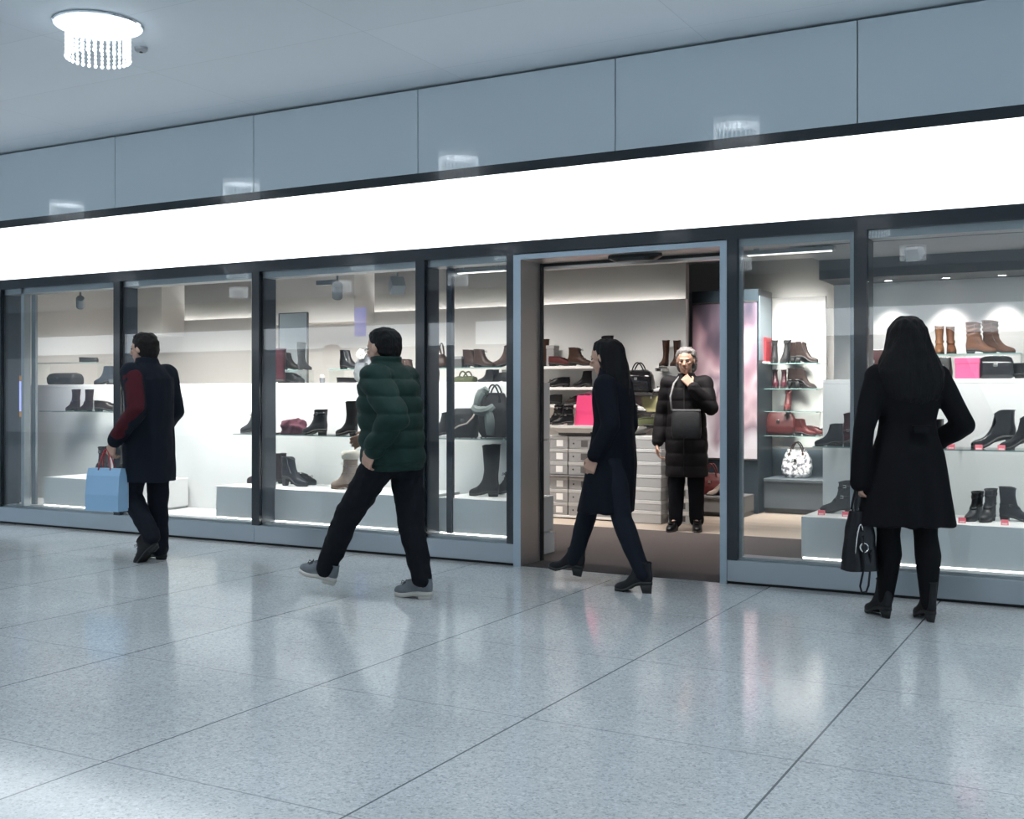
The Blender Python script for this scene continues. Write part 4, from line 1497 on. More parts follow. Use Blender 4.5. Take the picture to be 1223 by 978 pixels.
MB().box(-h + .005, h - .005, -.004, .012, 2.23, 2.245).box(-h + .005, h - .005, -.004, .012, .565, .58).build('poster_rail', BUCKLE, t)

# benches along the back wall
slate = mat('bench_slate', (0.075, 0.095, 0.11), 0.45)
xb0, xb1 = X(916, 4.6), 2.0
t = thing('display_bench', 'slate blue bench along the back wall under the silver bag', 'bench', ((xb0 + xb1) / 2, 4.46, 0))
h = (xb1 - xb0) / 2
MB().box(-h, h, 0, .58, .34, .37, .003, 1).build('top', slate, t)
MB().box(-h, h, .03, .58, .06, .34).build('front', slate, t)
MB().box(-h, h, .07, .58, .004, .06).build('kick', shelf_dark, t)
xq0, xq1 = X(800, 4.0), X(890, 4.0)
t = thing('display_bench', 'low grey platform with handbags in front of the poster', 'platform', ((xq0 + xq1) / 2, 3.86, 0))
h = (xq1 - xq0) / 2
MB().box(-h, h, 0, .45, .19, .215, .003, 1).build('top', mat('bench_grey', (0.16, 0.155, 0.155), 0.5), t)
MB().box(-h, h, .03, .45, .05, .19).build('front', mat('bench_grey', (0.16, 0.155, 0.155), 0.5), t)
MB().box(-h, h, .08, .45, .004, .05).build('kick', shelf_dark, t)
bag('handbag', 'reddish brown handbag on the low platform beside the doorway edge', (X(850, 4.05), 4.05, .215), 0, .28, .22, .14, LE['redbr'], style='hobo', handle=.10)
put('pump', 'beige', 'beige shoe on the low platform in front of the poster', 858, 3.95, .215, 200, DS)

# wall display right of the pillar -----------------------------------------------
WS = 'shoes on the lit wall panel'
ya = 4.72
zz = [Zof(945, 434, ya), Zof(945, 464, ya), Zof(945, 491, ya), Zof(945, 520, ya)]
for k, z in enumerate(zz):
    glass_shelf('glass shelf on the lit wall panel right of the door, ' + ('topmost', 'second from above', 'third from above', 'lowest')[k], X(916, ya), X(982, ya), 4.60, 4.90, z)
put('open_heel', 'matt', 'black high-heeled bootie on the topmost lit shelf, the left one of the pair', 925, ya, zz[0], -80, WS)
put('open_heel', 'matt', 'black high-heeled bootie on the topmost lit shelf, the right one of the pair', 938, 4.74, zz[0], -100, WS)
put('ankle_heel', 'dbrown', 'dark brown heeled ankle boot on the topmost lit shelf, the back one', 957, 4.78, zz[0], 0, WS)
put('ankle_heel', 'dbrown', 'dark brown heeled ankle boot on the topmost lit shelf, the front one', 964, 4.66, zz[0], 0, WS)
put('bootie_heel', 'burg', 'wine bootie on the second lit shelf, the left one of the pair', 926, ya, zz[1], -70, WS, scale=.9)
put('bootie_heel', 'burg', 'wine bootie on the second lit shelf, the right one of the pair', 936, 4.74, zz[1], -80, WS, scale=.9)
put('bootie_heel', 'dbrown', 'dark brown heeled bootie on the second lit shelf, the back one', 953, 4.78, zz[1], 0, WS, scale=.95)
put('bootie_heel', 'dbrown', 'dark brown heeled bootie on the second lit shelf, the front one', 962, 4.66, zz[1], 0, WS, scale=.95)
put('bootie_heel', 'redbr', 'red-brown bootie alone on the third lit shelf', 941, ya, zz[2], -85, WS)
bag('handbag', 'large red-brown slouchy bag on the lowest lit shelf', (X(932, 4.76), 4.76, zz[3]), 0, .36, .25, .18, LE['redbr'], style='hobo', handle=0)
put('ankle', 'redbr', 'red-brown ankle boot on the lowest lit shelf right of the slouchy bag', 962, 4.68, zz[3], 0, WS, scale=.85)
put('low', 'redbr', 'red-brown low shoe at the right end of the lowest lit shelf', 973, 4.74, zz[3], 0, WS)
t = thing('gift_box', 'red box on the shelf at the side of the poster pillar', 'box', (X(911, 4.6), 4.55, Zof(911, 432, 4.6)))
MB().box(-.09, .05, 0, .2, 0, .21, .004).build('carton', mat('red_card', (0.36, 0.03, 0.04), 0.5), t)
MB().box(-.093, .053, -.003, .203, .21, .26, .004).build('lid', mat('red_card', (0.36, 0.03, 0.04), 0.5), t)
zr = Zof(911, 432, 4.6)
wall_shelf('short white shelf carrying the red box beside the poster pillar', X(911, 4.6) - .10, X(911, 4.6) + .06, 4.52, 5.1, zr, shelf_white, .02)
# silver patterned bag
sm = bpy.data.materials.new('silver_print')
sm.use_nodes = True
nt = sm.node_tree
p = nt.nodes['Principled BSDF']
p.inputs['Roughness'].default_value = .3
tc = nt.nodes.new('ShaderNodeTexCoord')
vo = nt.nodes.new('ShaderNodeTexNoise')
vo.inputs['Scale'].default_value = 26
vo.inputs['Detail'].default_value = 3
cr = nt.nodes.new('ShaderNodeValToRGB')
e = cr.color_ramp.elements
e[0].position, e[0].color = .40, (.12, .13, .15, 1)
e[1].position, e[1].color = .56, (.85, .86, .88, 1)
nt.links.new(tc.outputs['Object'], vo.inputs['Vector'])
nt.links.new(vo.outputs['Fac'], cr.inputs['Fac'])
nt.links.new(cr.outputs['Color'], p.inputs['Base Color'])
bag('handbag', 'silver and white mottled handbag with brown handles on the slate bench', (X(952, 4.75), 4.75, .37), 0, .32, .30, .16, sm, LE['brown'], style='hobo', handle=.08)
# goods in the wall shelves further along (mirrored by the pale frame)
# ================================================================== PEOPLE
SKIN = mat('skin', (0.50, 0.30, 0.22), 0.5, bump=.05, bscale=120)
V = Vector


def cloth(name, col, rough=.85, **k):
    return mat('cloth_' + name, col, rough, bump=.25, bscale=260, spec=.18, **k)


def hand(mb, wrist, d, palm, thumb_side, curl=.5, s=1.0):
    """palm, four fingers in three joints each, thumb from the side of the palm"""
    d = V(d).normalized()
    n = V(palm)
    n = (n - d * n.dot(d)).normalized()
    sd = V(thumb_side)
    sd = (sd - d * sd.dot(d) - n * sd.dot(n)).normalized()
    w = V(wrist)
    for q in (-1.5, -.5, .5, 1.5):
        mb.capsule(w + d * .012 * s + sd * q * .013 * s, w + d * .088 * s + sd * q * .0195 * s, .016 * s, .0125 * s, 10)
    lens = (.062, .078, .084, .074)
    for i, q in enumerate((-1.5, -.5, .5, 1.5)):
        p = w + d * .088 * s + sd * q * .0205 * s
        a = 0.25
        r = .0092 * s
        for k, f in enumerate((.46, .31, .23)):
            a += curl * (1.0 if k else .7)
            dd = d * math.cos(a) + n * math.sin(a) + sd * q * .05
            e = p + dd.normalized() * lens[i] * f * s * 1.15
            mb.capsule(p, e, r, r * .92, 8)
            p, r = e, r * .92
    p = w + d * .028 * s + sd * .026 * s
    e = p + (d * .62 + sd * .62 + n * .35).normalized() * .042 * s
    mb.capsule(p, e, .0135 * s, .0108 * s, 8)
    e2 = e + (d * .85 + sd * .15 + n * (.3 + .5 * curl)).normalized() * .032 * s
    mb.capsule(e, e2, .0105 * s, .009 * s, 8)


def head(mb, c, yaw=0.0, pitch=0.0, s=1.0):
    R = Matrix.Rotation(yaw, 3, 'Z') @ Matrix.Rotation(pitch, 3, 'Y')

    def L(x, y, z):
        return V(c) + R @ V((x, y, z)) * s

    def E(x, y, z, a, b, h):
        mb.ellip(L(x, y, z), (a * s, b * s, h * s), R)
    E(-.008, 0, .025, .098, .077, .092)          # skull
    E(.022, 0, -.035, .070, .060, .072)          # face
    E(.046, 0, -.092, .034, .036, .024)          # chin
    E(.030, 0, -.075, .052, .050, .034)          # jaw
    E(.076, 0, .022, .020, .046, .012)           # brow
    mb.capsule(L(.086, 0, .012), L(.108, 0, -.026), .008 * s, .013 * s, 8)   # nose
    E(.098, .010, -.028, .010, .008, .008)
    E(.098, -.010, -.028, .010, .008, .008)
    E(.086, 0, -.052, .012, .022, .006)          # lips
    E(.084, 0, -.062, .012, .019, .007)
    for q in (-1, 1):
        E(.068, q * .036, -.014, .020, .022, .014)   # cheeks
        E(-.004, q * .078, -.006, .020, .008, .030)  # ears
    return L


def body(t, j, voxel=.0062, skin=SKIN, hs=1.0):
    """j: joints in the person's own frame (x forward, y left)"""
    mb = MB()
    P, C, N, H = V(j['pelvis']), V(j['chest']), V(j['neck']), V(j['head'])
    mb.ellip(P, (.105, .150, .115))
    mb.capsule(P + V((0, 0, .02)), C, .112, .118, 18, 1.25, (0, 1, 0))
    mb.ellip(C, (.108, .150, .165))
    mb.capsule(C + V((0, 0, .10)), N, .085, .056, 16)
    mb.capsule(N, H + V((-.012, 0, -.03)), .054, .054, 14)
    L = head(mb, H, j.get('hyaw', 0), j.get('hpitch', 0))
    for sd, q in (('l', 1), ('r', -1)):
        sh, el, wr = V(j['sh' + sd]), V(j['el' + sd]), V(j['wr' + sd])
        mb.capsule(C + V((0, q * .06, .12)), sh, .065, .058, 14)
        mb.capsule(sh, el, .052, .039, 14)
        mb.capsule(el, wr, .039, .027, 14)
        hd = j.get('hand' + sd, {})
        hand(mb, wr, hd.get('d', wr - el), hd.get('palm', (0, -q, 0)), hd.get('thumb', (1, 0, 0)), hd.get('curl', .35))
        hp, kn, an, to = V(j['hip' + sd]), V(j['kn' + sd]), V(j['an' + sd]), V(j['to' + sd])
        mb.capsule(P + V((0, q * .05, -.03)), hp, .09, .09, 14)
        mb.capsule(hp, kn, .084, .055, 16)
        mid = kn.lerp(an, .28) + (kn - an).cross(V((0, 1, 0))).normalized() * -.012
        mb.capsule(kn, mid, .054, .056, 14)
        mb.capsule(mid, an, .056, .036, 14)
        mb.capsule(an, an.lerp(to, .62) + V((0, 0, .012)), .034, .020, 12)
        hl = an + (an - to).normalized() * .012 + V((0, 0, -.025))
        mb.capsule(an, hl, .032, .026, 12)
    o = remesh(mb, 'body', skin, voxel, t, 3)
    return o, L


def eyes(o, L, s=1.0):
    m = mat('eye_dark_brown', (.05, .04, .035), .2)
    d = mat('eye_dark', (.02, .015, .012), .1)
    for q in (-1, 1):
        e = MB().ellip(L(.080, q * .031, .004), (.009, .0115, .0065)).build('eye', m, o, True)


def wear(spec_kind, col, t, pos, yaw, pitch=0.0, scale=1.0, name='boot', roll=0.0, **over):
    key = ('worn', spec_kind, col, tuple(sorted(over.items())))
    if key not in SHOE_CACHE:
        sp = dict(KINDS[spec_kind])
        sp['shape'] = dict(sp['shape'])
        for k, v in over.items():
            if k in ('H', 'heel', 'L', 'w', 'sole', 'flare', 'point'):
                sp['shape'][k] = v
            else:
                sp[k] = v
        sp['col'] = col
        SHOE_CACHE[key] = make_shoe(sp)
    parts = SHOE_CACHE[key]
    M = Matrix.Translation(V(pos)) @ Matrix.Rotation(yaw, 4, 'Z') @ Matrix.Rotation(pitch, 4, 'Y') @ Matrix.Scale(scale, 4)
    up = bpy.data.objects.new(name, parts[0][1])
    COL.objects.link(up)
    up.parent = t
    up.matrix_local = M
    for nm, me in [(a, b) for a, b, c in parts[1:]] + [(a, b) for a, b in parts[0][2]]:
        q = bpy.data.objects.new(nm, me)
        COL.objects.link(q)
        q.parent = up
    return up


def rings_loft(mb, rings, n=40, e=.9):
    mb.loft([[V((cx + a * math.copysign(abs(math.cos(t)) ** e, math.cos(t)), cy + b * math.copysign(abs(math.sin(t)) ** e, math.sin(t)), z)) for t in ang(n)] for cx, cy, z, a, b in rings])
    return mb


def sleeve(mb, sh, el, wr, r=(.075, .062, .05)):
    mb.capsule(sh, el, r[0], r[1], 18)
    mb.capsule(el, wr, r[1], r[2], 18)


def folds(amp, f1, seed=0.0, zdir=.5):
    def fn(c, n):
        p = V((c.x * f1, c.y * f1, c.z * f1 * zdir)) + V((seed, seed * 2, 0))
        return amp * (noise.noise(p) + .5 * noise.noise(p * 2.1))
    return fn


def ctr(v):
    return V(v)


# ---------------------------------------------------------------- woman in the black coat, from behind
t = thing('person', 'woman seen from behind, knee-length black coat and long black hair, facing the window', 'person', (-1.065, -.655, 0), D2R(125))
J = dict(pelvis=(0, 0, .90), chest=(.0, 0, 1.22), neck=(.0, 0, 1.415), head=(.035, 0, 1.545), hyaw=-.1, hpitch=.12,
         shl=(0, .17, 1.35), ell=(-.02, .262, 1.07), wrl=(.02, .270, .80), shr=(0, -.17, 1.35), elr=(-.06, -.302, 1.085), wrr=(.125, -.185, .955),
         hipl=(0, .085, .86), knl=(.045, .088, .47), anl=(.075, .09, .105), tol=(.20, .10, .045),
         hipr=(0, -.085, .86), knr=(-.035, -.092, .47), anr=(-.06, -.095, .105), tor=(.065, -.10, .045),
         handl=dict(d=(.02, 0, -1), palm=(0, -1, 0), thumb=(1, 0, 0), curl=.75), handr=dict(d=(.8, .5, -.3), palm=(0, 1, 0), thumb=(.3, 0, 1), curl=.3))
black_wool = cloth('black_wool', (0.004, 0.004, 0.0055), .85)
o, L = body(t, J)
eyes(o, L)
mb = MB()
rings_loft(mb, [(0, 0, .525, .176, .276), (0, 0, .62, .172, .258), (0, 0, .80, .164, .228), (-.005, 0, .93, .150, .200), (-.002, 0, 1.03, .126, .166), (0, 0, 1.10, .118, .152), (0, 0, 1.20, .130, .176), (.0, 0, 1.29, .136, .196), (0, 0, 1.36, .118, .188), (0, 0, 1.41, .09, .135), (0, 0, 1.46, .075, .085), (0, 0, 1.475, .070, .075)])
for s_ in ('l', 'r'):
    mb.capsule(V((0, 0, 1.31)), V(J['sh' + s_]), .11, .078, 18)
sleeve(mb, V(J['shl']), V(J['ell']), V((.005, .270, .765)), (.074, .060, .054))
sleeve(mb, V(J['shr']), V(J['elr']), V((.115, -.192, .965)), (.074, .061, .056))
coat = remesh(mb, 'coat', black_wool, .0085, t, 6, lambda c, n: (.006 * noise.noise(V((c.x * 14, c.y * 14, c.z * 3.2)) + V((4, 0, 0))) + (.006 * math.sin(math.atan2(c.y, c.x) * 9 + c.z * 2) * sstep(1.0, .55, c.z) if abs(c.y) < .27 else 0)))
MB().box(-.185, -.150, -.05, .05, 1.045, 1.085, .006).build('half_belt', black_wool, coat)
MB().box(.060, .088, -.29, -.20, .56, .575).build('vent_flap', black_wool, coat)
mb = MB()
rings_loft(mb, [(-.005, 0, 1.689, .02, .02), (-.005, 0, 1.686, .05, .045), (-.006, 0, 1.665, .090, .076), (-.008, 0, 1.62, .114, .104), (-.012, 0, 1.56, .118, .118), (-.022, 0, 1.50, .118, .140), (-.030, 0, 1.44, .112, .174), (-.045, 0, 1.38, .108, .196), (-.055, 0, 1.31, .098, .184), (-.065, 0, 1.24, .080, .150), (-.07, 0, 1.20, .06, .115)], e=1.0)
hair_black = mat('hair_black', (0.003, 0.0028, 0.0034), .6, spec=.2, bump=.6, bscale=60, stretch=(3, 3, .25))
remesh(mb, 'hair', hair_black, .0075, t, 3, lambda c, n: .007 * noise.noise(V((c.x * 40, c.y * 40, c.z * 5))) + .005 * noise.noise(c * 18))
tights = cloth('tights', (0.004, 0.004, 0.005), .85)
mb = MB()
for s_ in ('l', 'r'):
    kn, an = V(J['kn' + s_]), V(J['an' + s_])
    back = V((-.018, 0, 0))
    mb.capsule(V(J['hip' + s_]), kn, .095, .064, 18)
    mb.capsule(kn, kn.lerp(an, .30) + back, .064, .071, 18)
    mb.capsule(kn.lerp(an, .30) + back, an + V((0, 0, -.01)), .071, .041, 18)
mb.ellip((0, 0, .88), (.11, .16, .11))
remesh(mb, 'tights', tights, .008, t, 3)
wear('ankle', 'matt', t, (.012, .09, 0), D2R(8), H=.165, heel=.045, L=.245, w=.043)
wear('ankle', 'matt', t, (-.123, -.098, 0), D2R(-3), H=.165, heel=.045, L=.245, w=.043)
# her handbag hangs from the left hand
M = Matrix.Rotation(D2R(125), 4, 'Z')
hp = V((-1.065, -.655, 0)) + M.to_3x3() @ V((.03, .262, 0))
t = thing('handbag', 'black leather handbag with a hanging strap loop, held by the woman in black', 'handbag', (hp.x, hp.y, .275), D2R(40))
bl = LE['black']
rings = []
for k in range(15):
    f = k / 14
    a = .098 - .030 * f - .012 * sstep(.7, 1, f)
    b_ = .072 - .034 * f
    z = .33 * f
    rings.append([V((p.x + .006 * noise.noise(p * 14), p.y + .006 * noise.noise(p * 11), p.z)) for p in superring(a, b_, z, 32, .55)])
bd = MB().loft(rings).build('body', bl, t, True, 50)
MB().box(-.055, .055, -.005, .005, .328, .340, .002).build('zip', BUCKLE, bd)
for q in (-1, 1):
    MB().tube(arc((-.045, q * .030, .26), (.045, q * .030, .26), .225, bulge=(0, -q * .022, 0)), .0065, 10).build('handle', bl, t, True)
MB().tube([V((-.02, -.07, .20)), V((-.022, -.085, .14)), V((-.02, -.082, .02)), V((-.03, -.06, -.08)), V((-.018, -.055, -.115)), V((.012, -.05, -.115)), V((.026, -.05, -.08)), V((.03, -.06, .01)), V((.028, -.075, .12))], .006, 10).build('strap', bl, t, True)
MB().tube([V((-.015 + .024 * math.cos(a), -.078 + .004 * math.sin(a), .135 + .024 * math.sin(a))) for a in [2 * PI * i / 16 for i in range(17)]], .0045, 8).build('ring_buckle', BUCKLE, t, True)
MB().tube(arc((-.055, -.055, .10), (-.012, -.06, .22), .09), .004, 8).build('chain', BUCKLE, t, True)
MB().box(-.030, -.010, -.080, -.074, .02, .12, .002).build('tassel', bl, t)

# ---------------------------------------------------------------- man with the blue bag
bx, by = X(176, -1.12), -1.10
t = thing('person', 'man in a long navy jacket with a dark red sleeve, walking left', 'person', (bx, by, 0), D2R(184))
J = dict(pelvis=(0, 0, .93), chest=(.01, 0, 1.27), neck=(.02, 0, 1.475), head=(.055, 0, 1.60), hyaw=.15, hpitch=.05,
         shl=(.0, .185, 1.41), ell=(-.13, .255, 1.14), wrl=(.12, .25, .90), shr=(.0, -.185, 1.41), elr=(-.03, -.25, 1.13), wrr=(.12, -.22, .91),
         hipl=(0, .09, .89), knl=(.10, .09, .50), anl=(-.10, .085, .20), tol=(.0, .085, .09),
         hipr=(0, -.09, .89), knr=(.0, -.09, .49), anr=(-.02, -.09, .085), tor=(.12, -.10, .035),
         handl=dict(d=(.25, 0, -1), palm=(0, -1, 0), thumb=(1, 0, .2), curl=.8), handr=dict(d=(.5, .1, -.8), palm=(0, 1, 0), thumb=(1, 0, .3), curl=.4))
navy_cloth = cloth('navy', (0.005, 0.008, 0.015), .8)
red_cloth = cloth('dark_red', (0.055, 0.008, 0.013), .85)
o, L = body(t, J)
eyes(o, L)
mb = MB()
rings_loft(mb, [(0, 0, .60, .168, .205), (0, 0, .75, .165, .205), (0, 0, .92, .160, .200), (0, 0, 1.08, .152, .192), (.0, 0, 1.25, .155, .200), (.005, 0, 1.37, .145, .200), (.01, 0, 1.44, .11, .15), (.02, 0, 1.49, .085, .095), (.025, 0, 1.535, .080, .082)])
for s_ in ('l', 'r'):
    mb.capsule(V((0, 0, 1.35)), V(J['sh' + s_]), .115, .085, 18)
sleeve(mb, V(J['shr']), V(J['elr']), V(J['wrr']).lerp(V(J['elr']), .08), (.085, .07, .058))
sleeve(mb, V(J['shl']), V(J['ell']), V(J['wrl']).lerp(V(J['ell']), .08), (.085, .07, .058))
coat = remesh(mb, 'jacket', navy_cloth, .009, t, 5, folds(.008, 9, 2.0))
mb = MB()
mb.capsule(V(J['shl']) + V((-.03, .022, -.03)), V(J['ell']) + V((0, .012, .01)), .074, .064, 18)
mb.capsule(V(J['ell']) + V((0, .012, .01)), V(J['ell']).lerp(V(J['wrl']), .72) + V((0, .012, 0)), .064, .058, 18)
remesh(mb, 'sleeve_panel', red_cloth, .008, coat, 4, folds(.006, 12, 1.0))
mb = MB()
rings_loft(mb, [(.045, 0, 1.725, .02, .02), (.045, 0, 1.718, .06, .05), (.042, 0, 1.695, .092, .076), (.034, 0, 1.655, .106, .086), (.026, 0, 1.61, .098, .084), (.006, 0, 1.56, .075, .074), (.0, 0, 1.525, .055, .058)], e=1)
remesh(mb, 'hair', mat('hair_dark_brown', (0.007, 0.0055, 0.0045), .6, spec=.2, bump=.5, bscale=80), .007, t, 3, folds(.006, 30, 3.0, 1))
mb = MB()
for s_ in ('l', 'r'):
    mb.capsule(V(J['hip' + s_]), V(J['kn' + s_]), .105, .080, 18)
    mb.capsule(V(J['kn' + s_]), V(J['an' + s_]) + V((0, 0, .0)), .080, .066, 18)
mb.ellip((0, 0, .90), (.12, .165, .12))
trousers = cloth('dark_denim', (0.008, 0.010, 0.016), .85)
remesh(mb, 'trousers', trousers, .0085, t, 4, folds(.007, 14, 5.0, .8))
wear('lace', 'matt', t, (-.085, -.092, 0), D2R(-4), H=.12, heel=.022, L=.285)
wear('lace', 'matt', t, (-.175, .085, .13), D2R(0), D2R(38), H=.12, heel=.022, L=.285)
# pale blue carrier bag
Rm = Matrix.Rotation(D2R(184), 3, 'Z')
hp = V((bx, by, 0)) + Rm @ V((.175, .255, 0))
t = thing('carrier_bag', 'pale blue paper carrier bag hanging from the hand of the man in navy', 'bag', (hp.x, hp.y, .395), D2R(188))
blue = mat('bag_blue', (0.25, 0.42, 0.60), 0.5)
MB().loft([[V((sx * a, sy * b_, z)) for sx, sy in ((-1, -1), (1, -1), (1, 1), (-1, 1))] for a, b_, z in ((.150, .055, 0), (.152, .054, .12), (.150, .040, .26), (.150, .022, .315))]).build('body', blue, t)
for q in (-1, 1):
    MB().tube(arc((-.055, q * .026, .30), (.055, q * .026, .30), .155, bulge=(0, -q * .022, 0)), .0045, 8).build('handle', mat('bag_red', (0.42, 0.03, 0.04), .6), t, True)
MB().box(-.152, -.075, -.0585, -.0562, .02, .27).build('pale_panel', mat('bag_pale', (0.50, 0.60, 0.70), .5), t)

# ---------------------------------------------------------------- man in the green puffer jacket
bx, by = X(468, -1.52), -1.52
t = thing('person', 'man in a dark green quilted jacket and grey trainers striding left', 'person', (bx, by, 0), D2R(180))
J = dict(pelvis=(-.01, 0, .88), chest=(.02, 0, 1.22), neck=(.035, 0, 1.415), head=(.075, 0, 1.54), hyaw=-.05, hpitch=.12,
         shl=(-.01, .19, 1.345), ell=(-.20, .26, 1.12), wrl=(-.04, .25, .93), shr=(.03, -.19, 1.345), elr=(.06, -.25, 1.06), wrr=(.26, -.16, .98),
         hipl=(.02, .09, .84), knl=(.27, .095, .50), anl=(.435, .09, .135), tol=(.55, .09, .12),
         hipr=(-.04, -.09, .84), knr=(-.08, -.09, .46), anr=(-.165, -.085, .10), tor=(-.04, -.09, .04),
         handl=dict(d=(.5, 0, -.8), palm=(0, -1, 0), thumb=(.8, 0, .5), curl=.5), handr=dict(d=(.9, .2, -.2), palm=(0, 1, -.3), thumb=(.2, .2, 1), curl=.6))
green = cloth('green_quilt', (0.007, 0.026, 0.021), .6)
o, L = body(t, J)
eyes(o, L)


def quilt(c, n):
    s_ = abs(math.sin(c.z * PI / .105 + .4))
    return .016 * (s_ ** .6 - .6) + .006 * noise.noise(c * 13)


mb = MB()
rings_loft(mb, [(-.01, 0, .795, .155, .185), (-.01, 0, .84, .178, .212), (-.005, 0, .95, .180, .215), (.005, 0, 1.08, .178, .212), (.015, 0, 1.20, .182, .218), (.025, 0, 1.31, .168, .210), (.03, 0, 1.38, .128, .155), (.04, 0, 1.43, .10, .105), (.045, 0, 1.485, .092, .094)])
for s_ in ('l', 'r'):
    mb.capsule(V((.02, 0, 1.29)), V(J['sh' + s_]), .12, .095, 18)
    sleeve(mb, V(J['sh' + s_]), V(J['el' + s_]), V(J['wr' + s_]).lerp(V(J['el' + s_]), .05), (.098, .086, .066))
coat = remesh(mb, 'jacket', green, .009, t, 4, quilt)
MB().tube([V((.212, 0, .82)), V((.214, 0, 1.0)), V((.218, 0, 1.2)), V((.20, 0, 1.32)), V((.15, 0, 1.42))], .006, 8).build('zip', LACE, coat, True)
mb = MB()
rings_loft(mb, [(.06, 0, 1.668, .02, .02), (.06, 0, 1.662, .06, .05), (.056, 0, 1.64, .094, .078), (.048, 0, 1.60, .106, .088), (.038, 0, 1.555, .098, .086), (.02, 0, 1.51, .075, .075), (.012, 0, 1.475, .055, .058)], e=1)
remesh(mb, 'hair', mat('hair_black', (0.006, 0.0055, 0.006), .42), .007, t, 3, folds(.006, 30, 7.0, 1))
mb = MB()
for s_ in ('l', 'r'):
    mb.capsule(V(J['hip' + s_]), V(J['kn' + s_]), .108, .084, 18)
    mb.capsule(V(J['kn' + s_]), V(J['an' + s_]) + V((0, 0, .030)), .084, .064, 18)
mb.ellip((-.01, 0, .86), (.125, .168, .12))
remesh(mb, 'trousers', cloth('black_denim', (0.006, 0.007, 0.010), .9), .0085, t, 4, folds(.009, 13, 9.0, .9))
wear('low', 'grey', t, (-.235, -.09, 0), D2R(-3), name='trainer', solec='w', L=.285, H=.085, sole=.022, w=.05)
wear('low', 'grey', t, (.365, .09, .062), D2R(2), D2R(-14), name='trainer', solec='w', L=.285, H=.085, sole=.022, w=.05)

# ---------------------------------------------------------------- woman walking past the doorway
bx, by = X(733, -.50), -.50
t = thing('person', 'woman in a long navy black coat and heeled boots striding left past the doorway', 'person', (bx, by, 0), D2R(179))
J = dict(pelvis=(0, 0, .87), chest=(.01, 0, 1.19), neck=(.02, 0, 1.375), head=(.06, 0, 1.495), hyaw=0, hpitch=.18,
         shl=(-.01, .155, 1.31), ell=(-.07, .20, 1.06), wrl=(.05, .19, .86), shr=(.01, -.155, 1.31), elr=(-.02, -.20, 1.05), wrr=(.10, -.16, .87),
         hipl=(-.02, .08, .83), knl=(-.09, .08, .46), anl=(-.24, .08, .115), tol=(-.11, .08, .045),
         hipr=(.02, -.08, .83), knr=(.22, -.085, .50), anr=(.33, -.085, .14), tor=(.45, -.085, .10),
         handl=dict(d=(.4, 0, -1), palm=(0, -1, 0), thumb=(1, 0, .3), curl=.5), handr=dict(d=(.5, .1, -1), palm=(0, 1, 0), thumb=(1, 0, .3), curl=.5))
o, L = body(t, J)
eyes(o, L)
coat_navy = cloth('navy_black', (0.0035, 0.005, 0.010), .85)
mb = MB()
rings_loft(mb, [(.06, 0, .49, .175, .205), (.04, 0, .62, .165, .195), (.015, 0, .80, .152, .185), (.005, 0, .95, .135, .172), (.0, 0, 1.08, .118, .158), (.005, 0, 1.20, .124, .165), (.01, 0, 1.29, .118, .165), (.015, 0, 1.35, .095, .125), (.02, 0, 1.40, .075, .085), (.025, 0, 1.44, .068, .072)])
for s_ in ('l', 'r'):
    mb.capsule(V((.0, 0, 1.26)), V(J['sh' + s_]), .10, .075, 18)
    sleeve(mb, V(J['sh' + s_]), V(J['el' + s_]), V(J['wr' + s_]).lerp(V(J['el' + s_]), .05), (.074, .062, .052))
coat = remesh(mb, 'coat', coat_navy, .0085, t, 5, lambda c, n: .006 * noise.noise(V((c.x * 14, c.y * 14, c.z * 3))) + .006 * math.sin(math.atan2(c.y, c.x) * 8) * sstep(.95, .55, c.z))
for k in range(4):
    MB().ellip((.128 + (.012 * k if k > 1 else 0), .02, 1.22 - .11 * k), (.006, .010, .010), n=10, m=6).build('button', SOLE_B, coat, True)
mb = MB()
rings_loft(mb, [(.045, 0, 1.6165, .02, .02), (.045, 0, 1.614, .05, .044), (.042, 0, 1.595, .092, .076), (.034, 0, 1.55, .108, .088), (.022, 0, 1.50, .104, .090), (.0, 0, 1.45, .095, .092), (-.02, 0, 1.39, .085, .098), (-.035, 0, 1.32, .075, .10), (-.05, 0, 1.24, .06, .085), (-.058, 0, 1.18, .04, .06)], e=1)
remesh(mb, 'hair', hair_black, .0075, t, 3, lambda c, n: .007 * noise.noise(V((c.x * 36, c.y * 36, c.z * 5))))
mb = MB()
for s_ in ('l', 'r'):
    mb.capsule(V(J['hip' + s_]), V(J['kn' + s_]), .095, .066, 18)
    mb.capsule(V(J['kn' + s_]), V(J['kn' + s_]).lerp(V(J['an' + s_]), .3), .066, .068, 18)
    mb.capsule(V(J['kn' + s_]).lerp(V(J['an' + s_]), .3), V(J['an' + s_]), .068, .048, 18)
mb.ellip((0, 0, .86), (.11, .155, .11))
remesh(mb, 'trousers', cloth('dark_trousers', (0.008, 0.011, 0.018), .8), .0085, t, 4, folds(.005, 14, 3.0))
wear('ankle_heel', 'black', t, (-.305, .08, 0), D2R(2), H=.13, heel=.055, L=.26)
wear('ankle_heel', 'black', t, (.268, -.085, .035), D2R(0), D2R(-9), H=.13, heel=.055, L=.26)

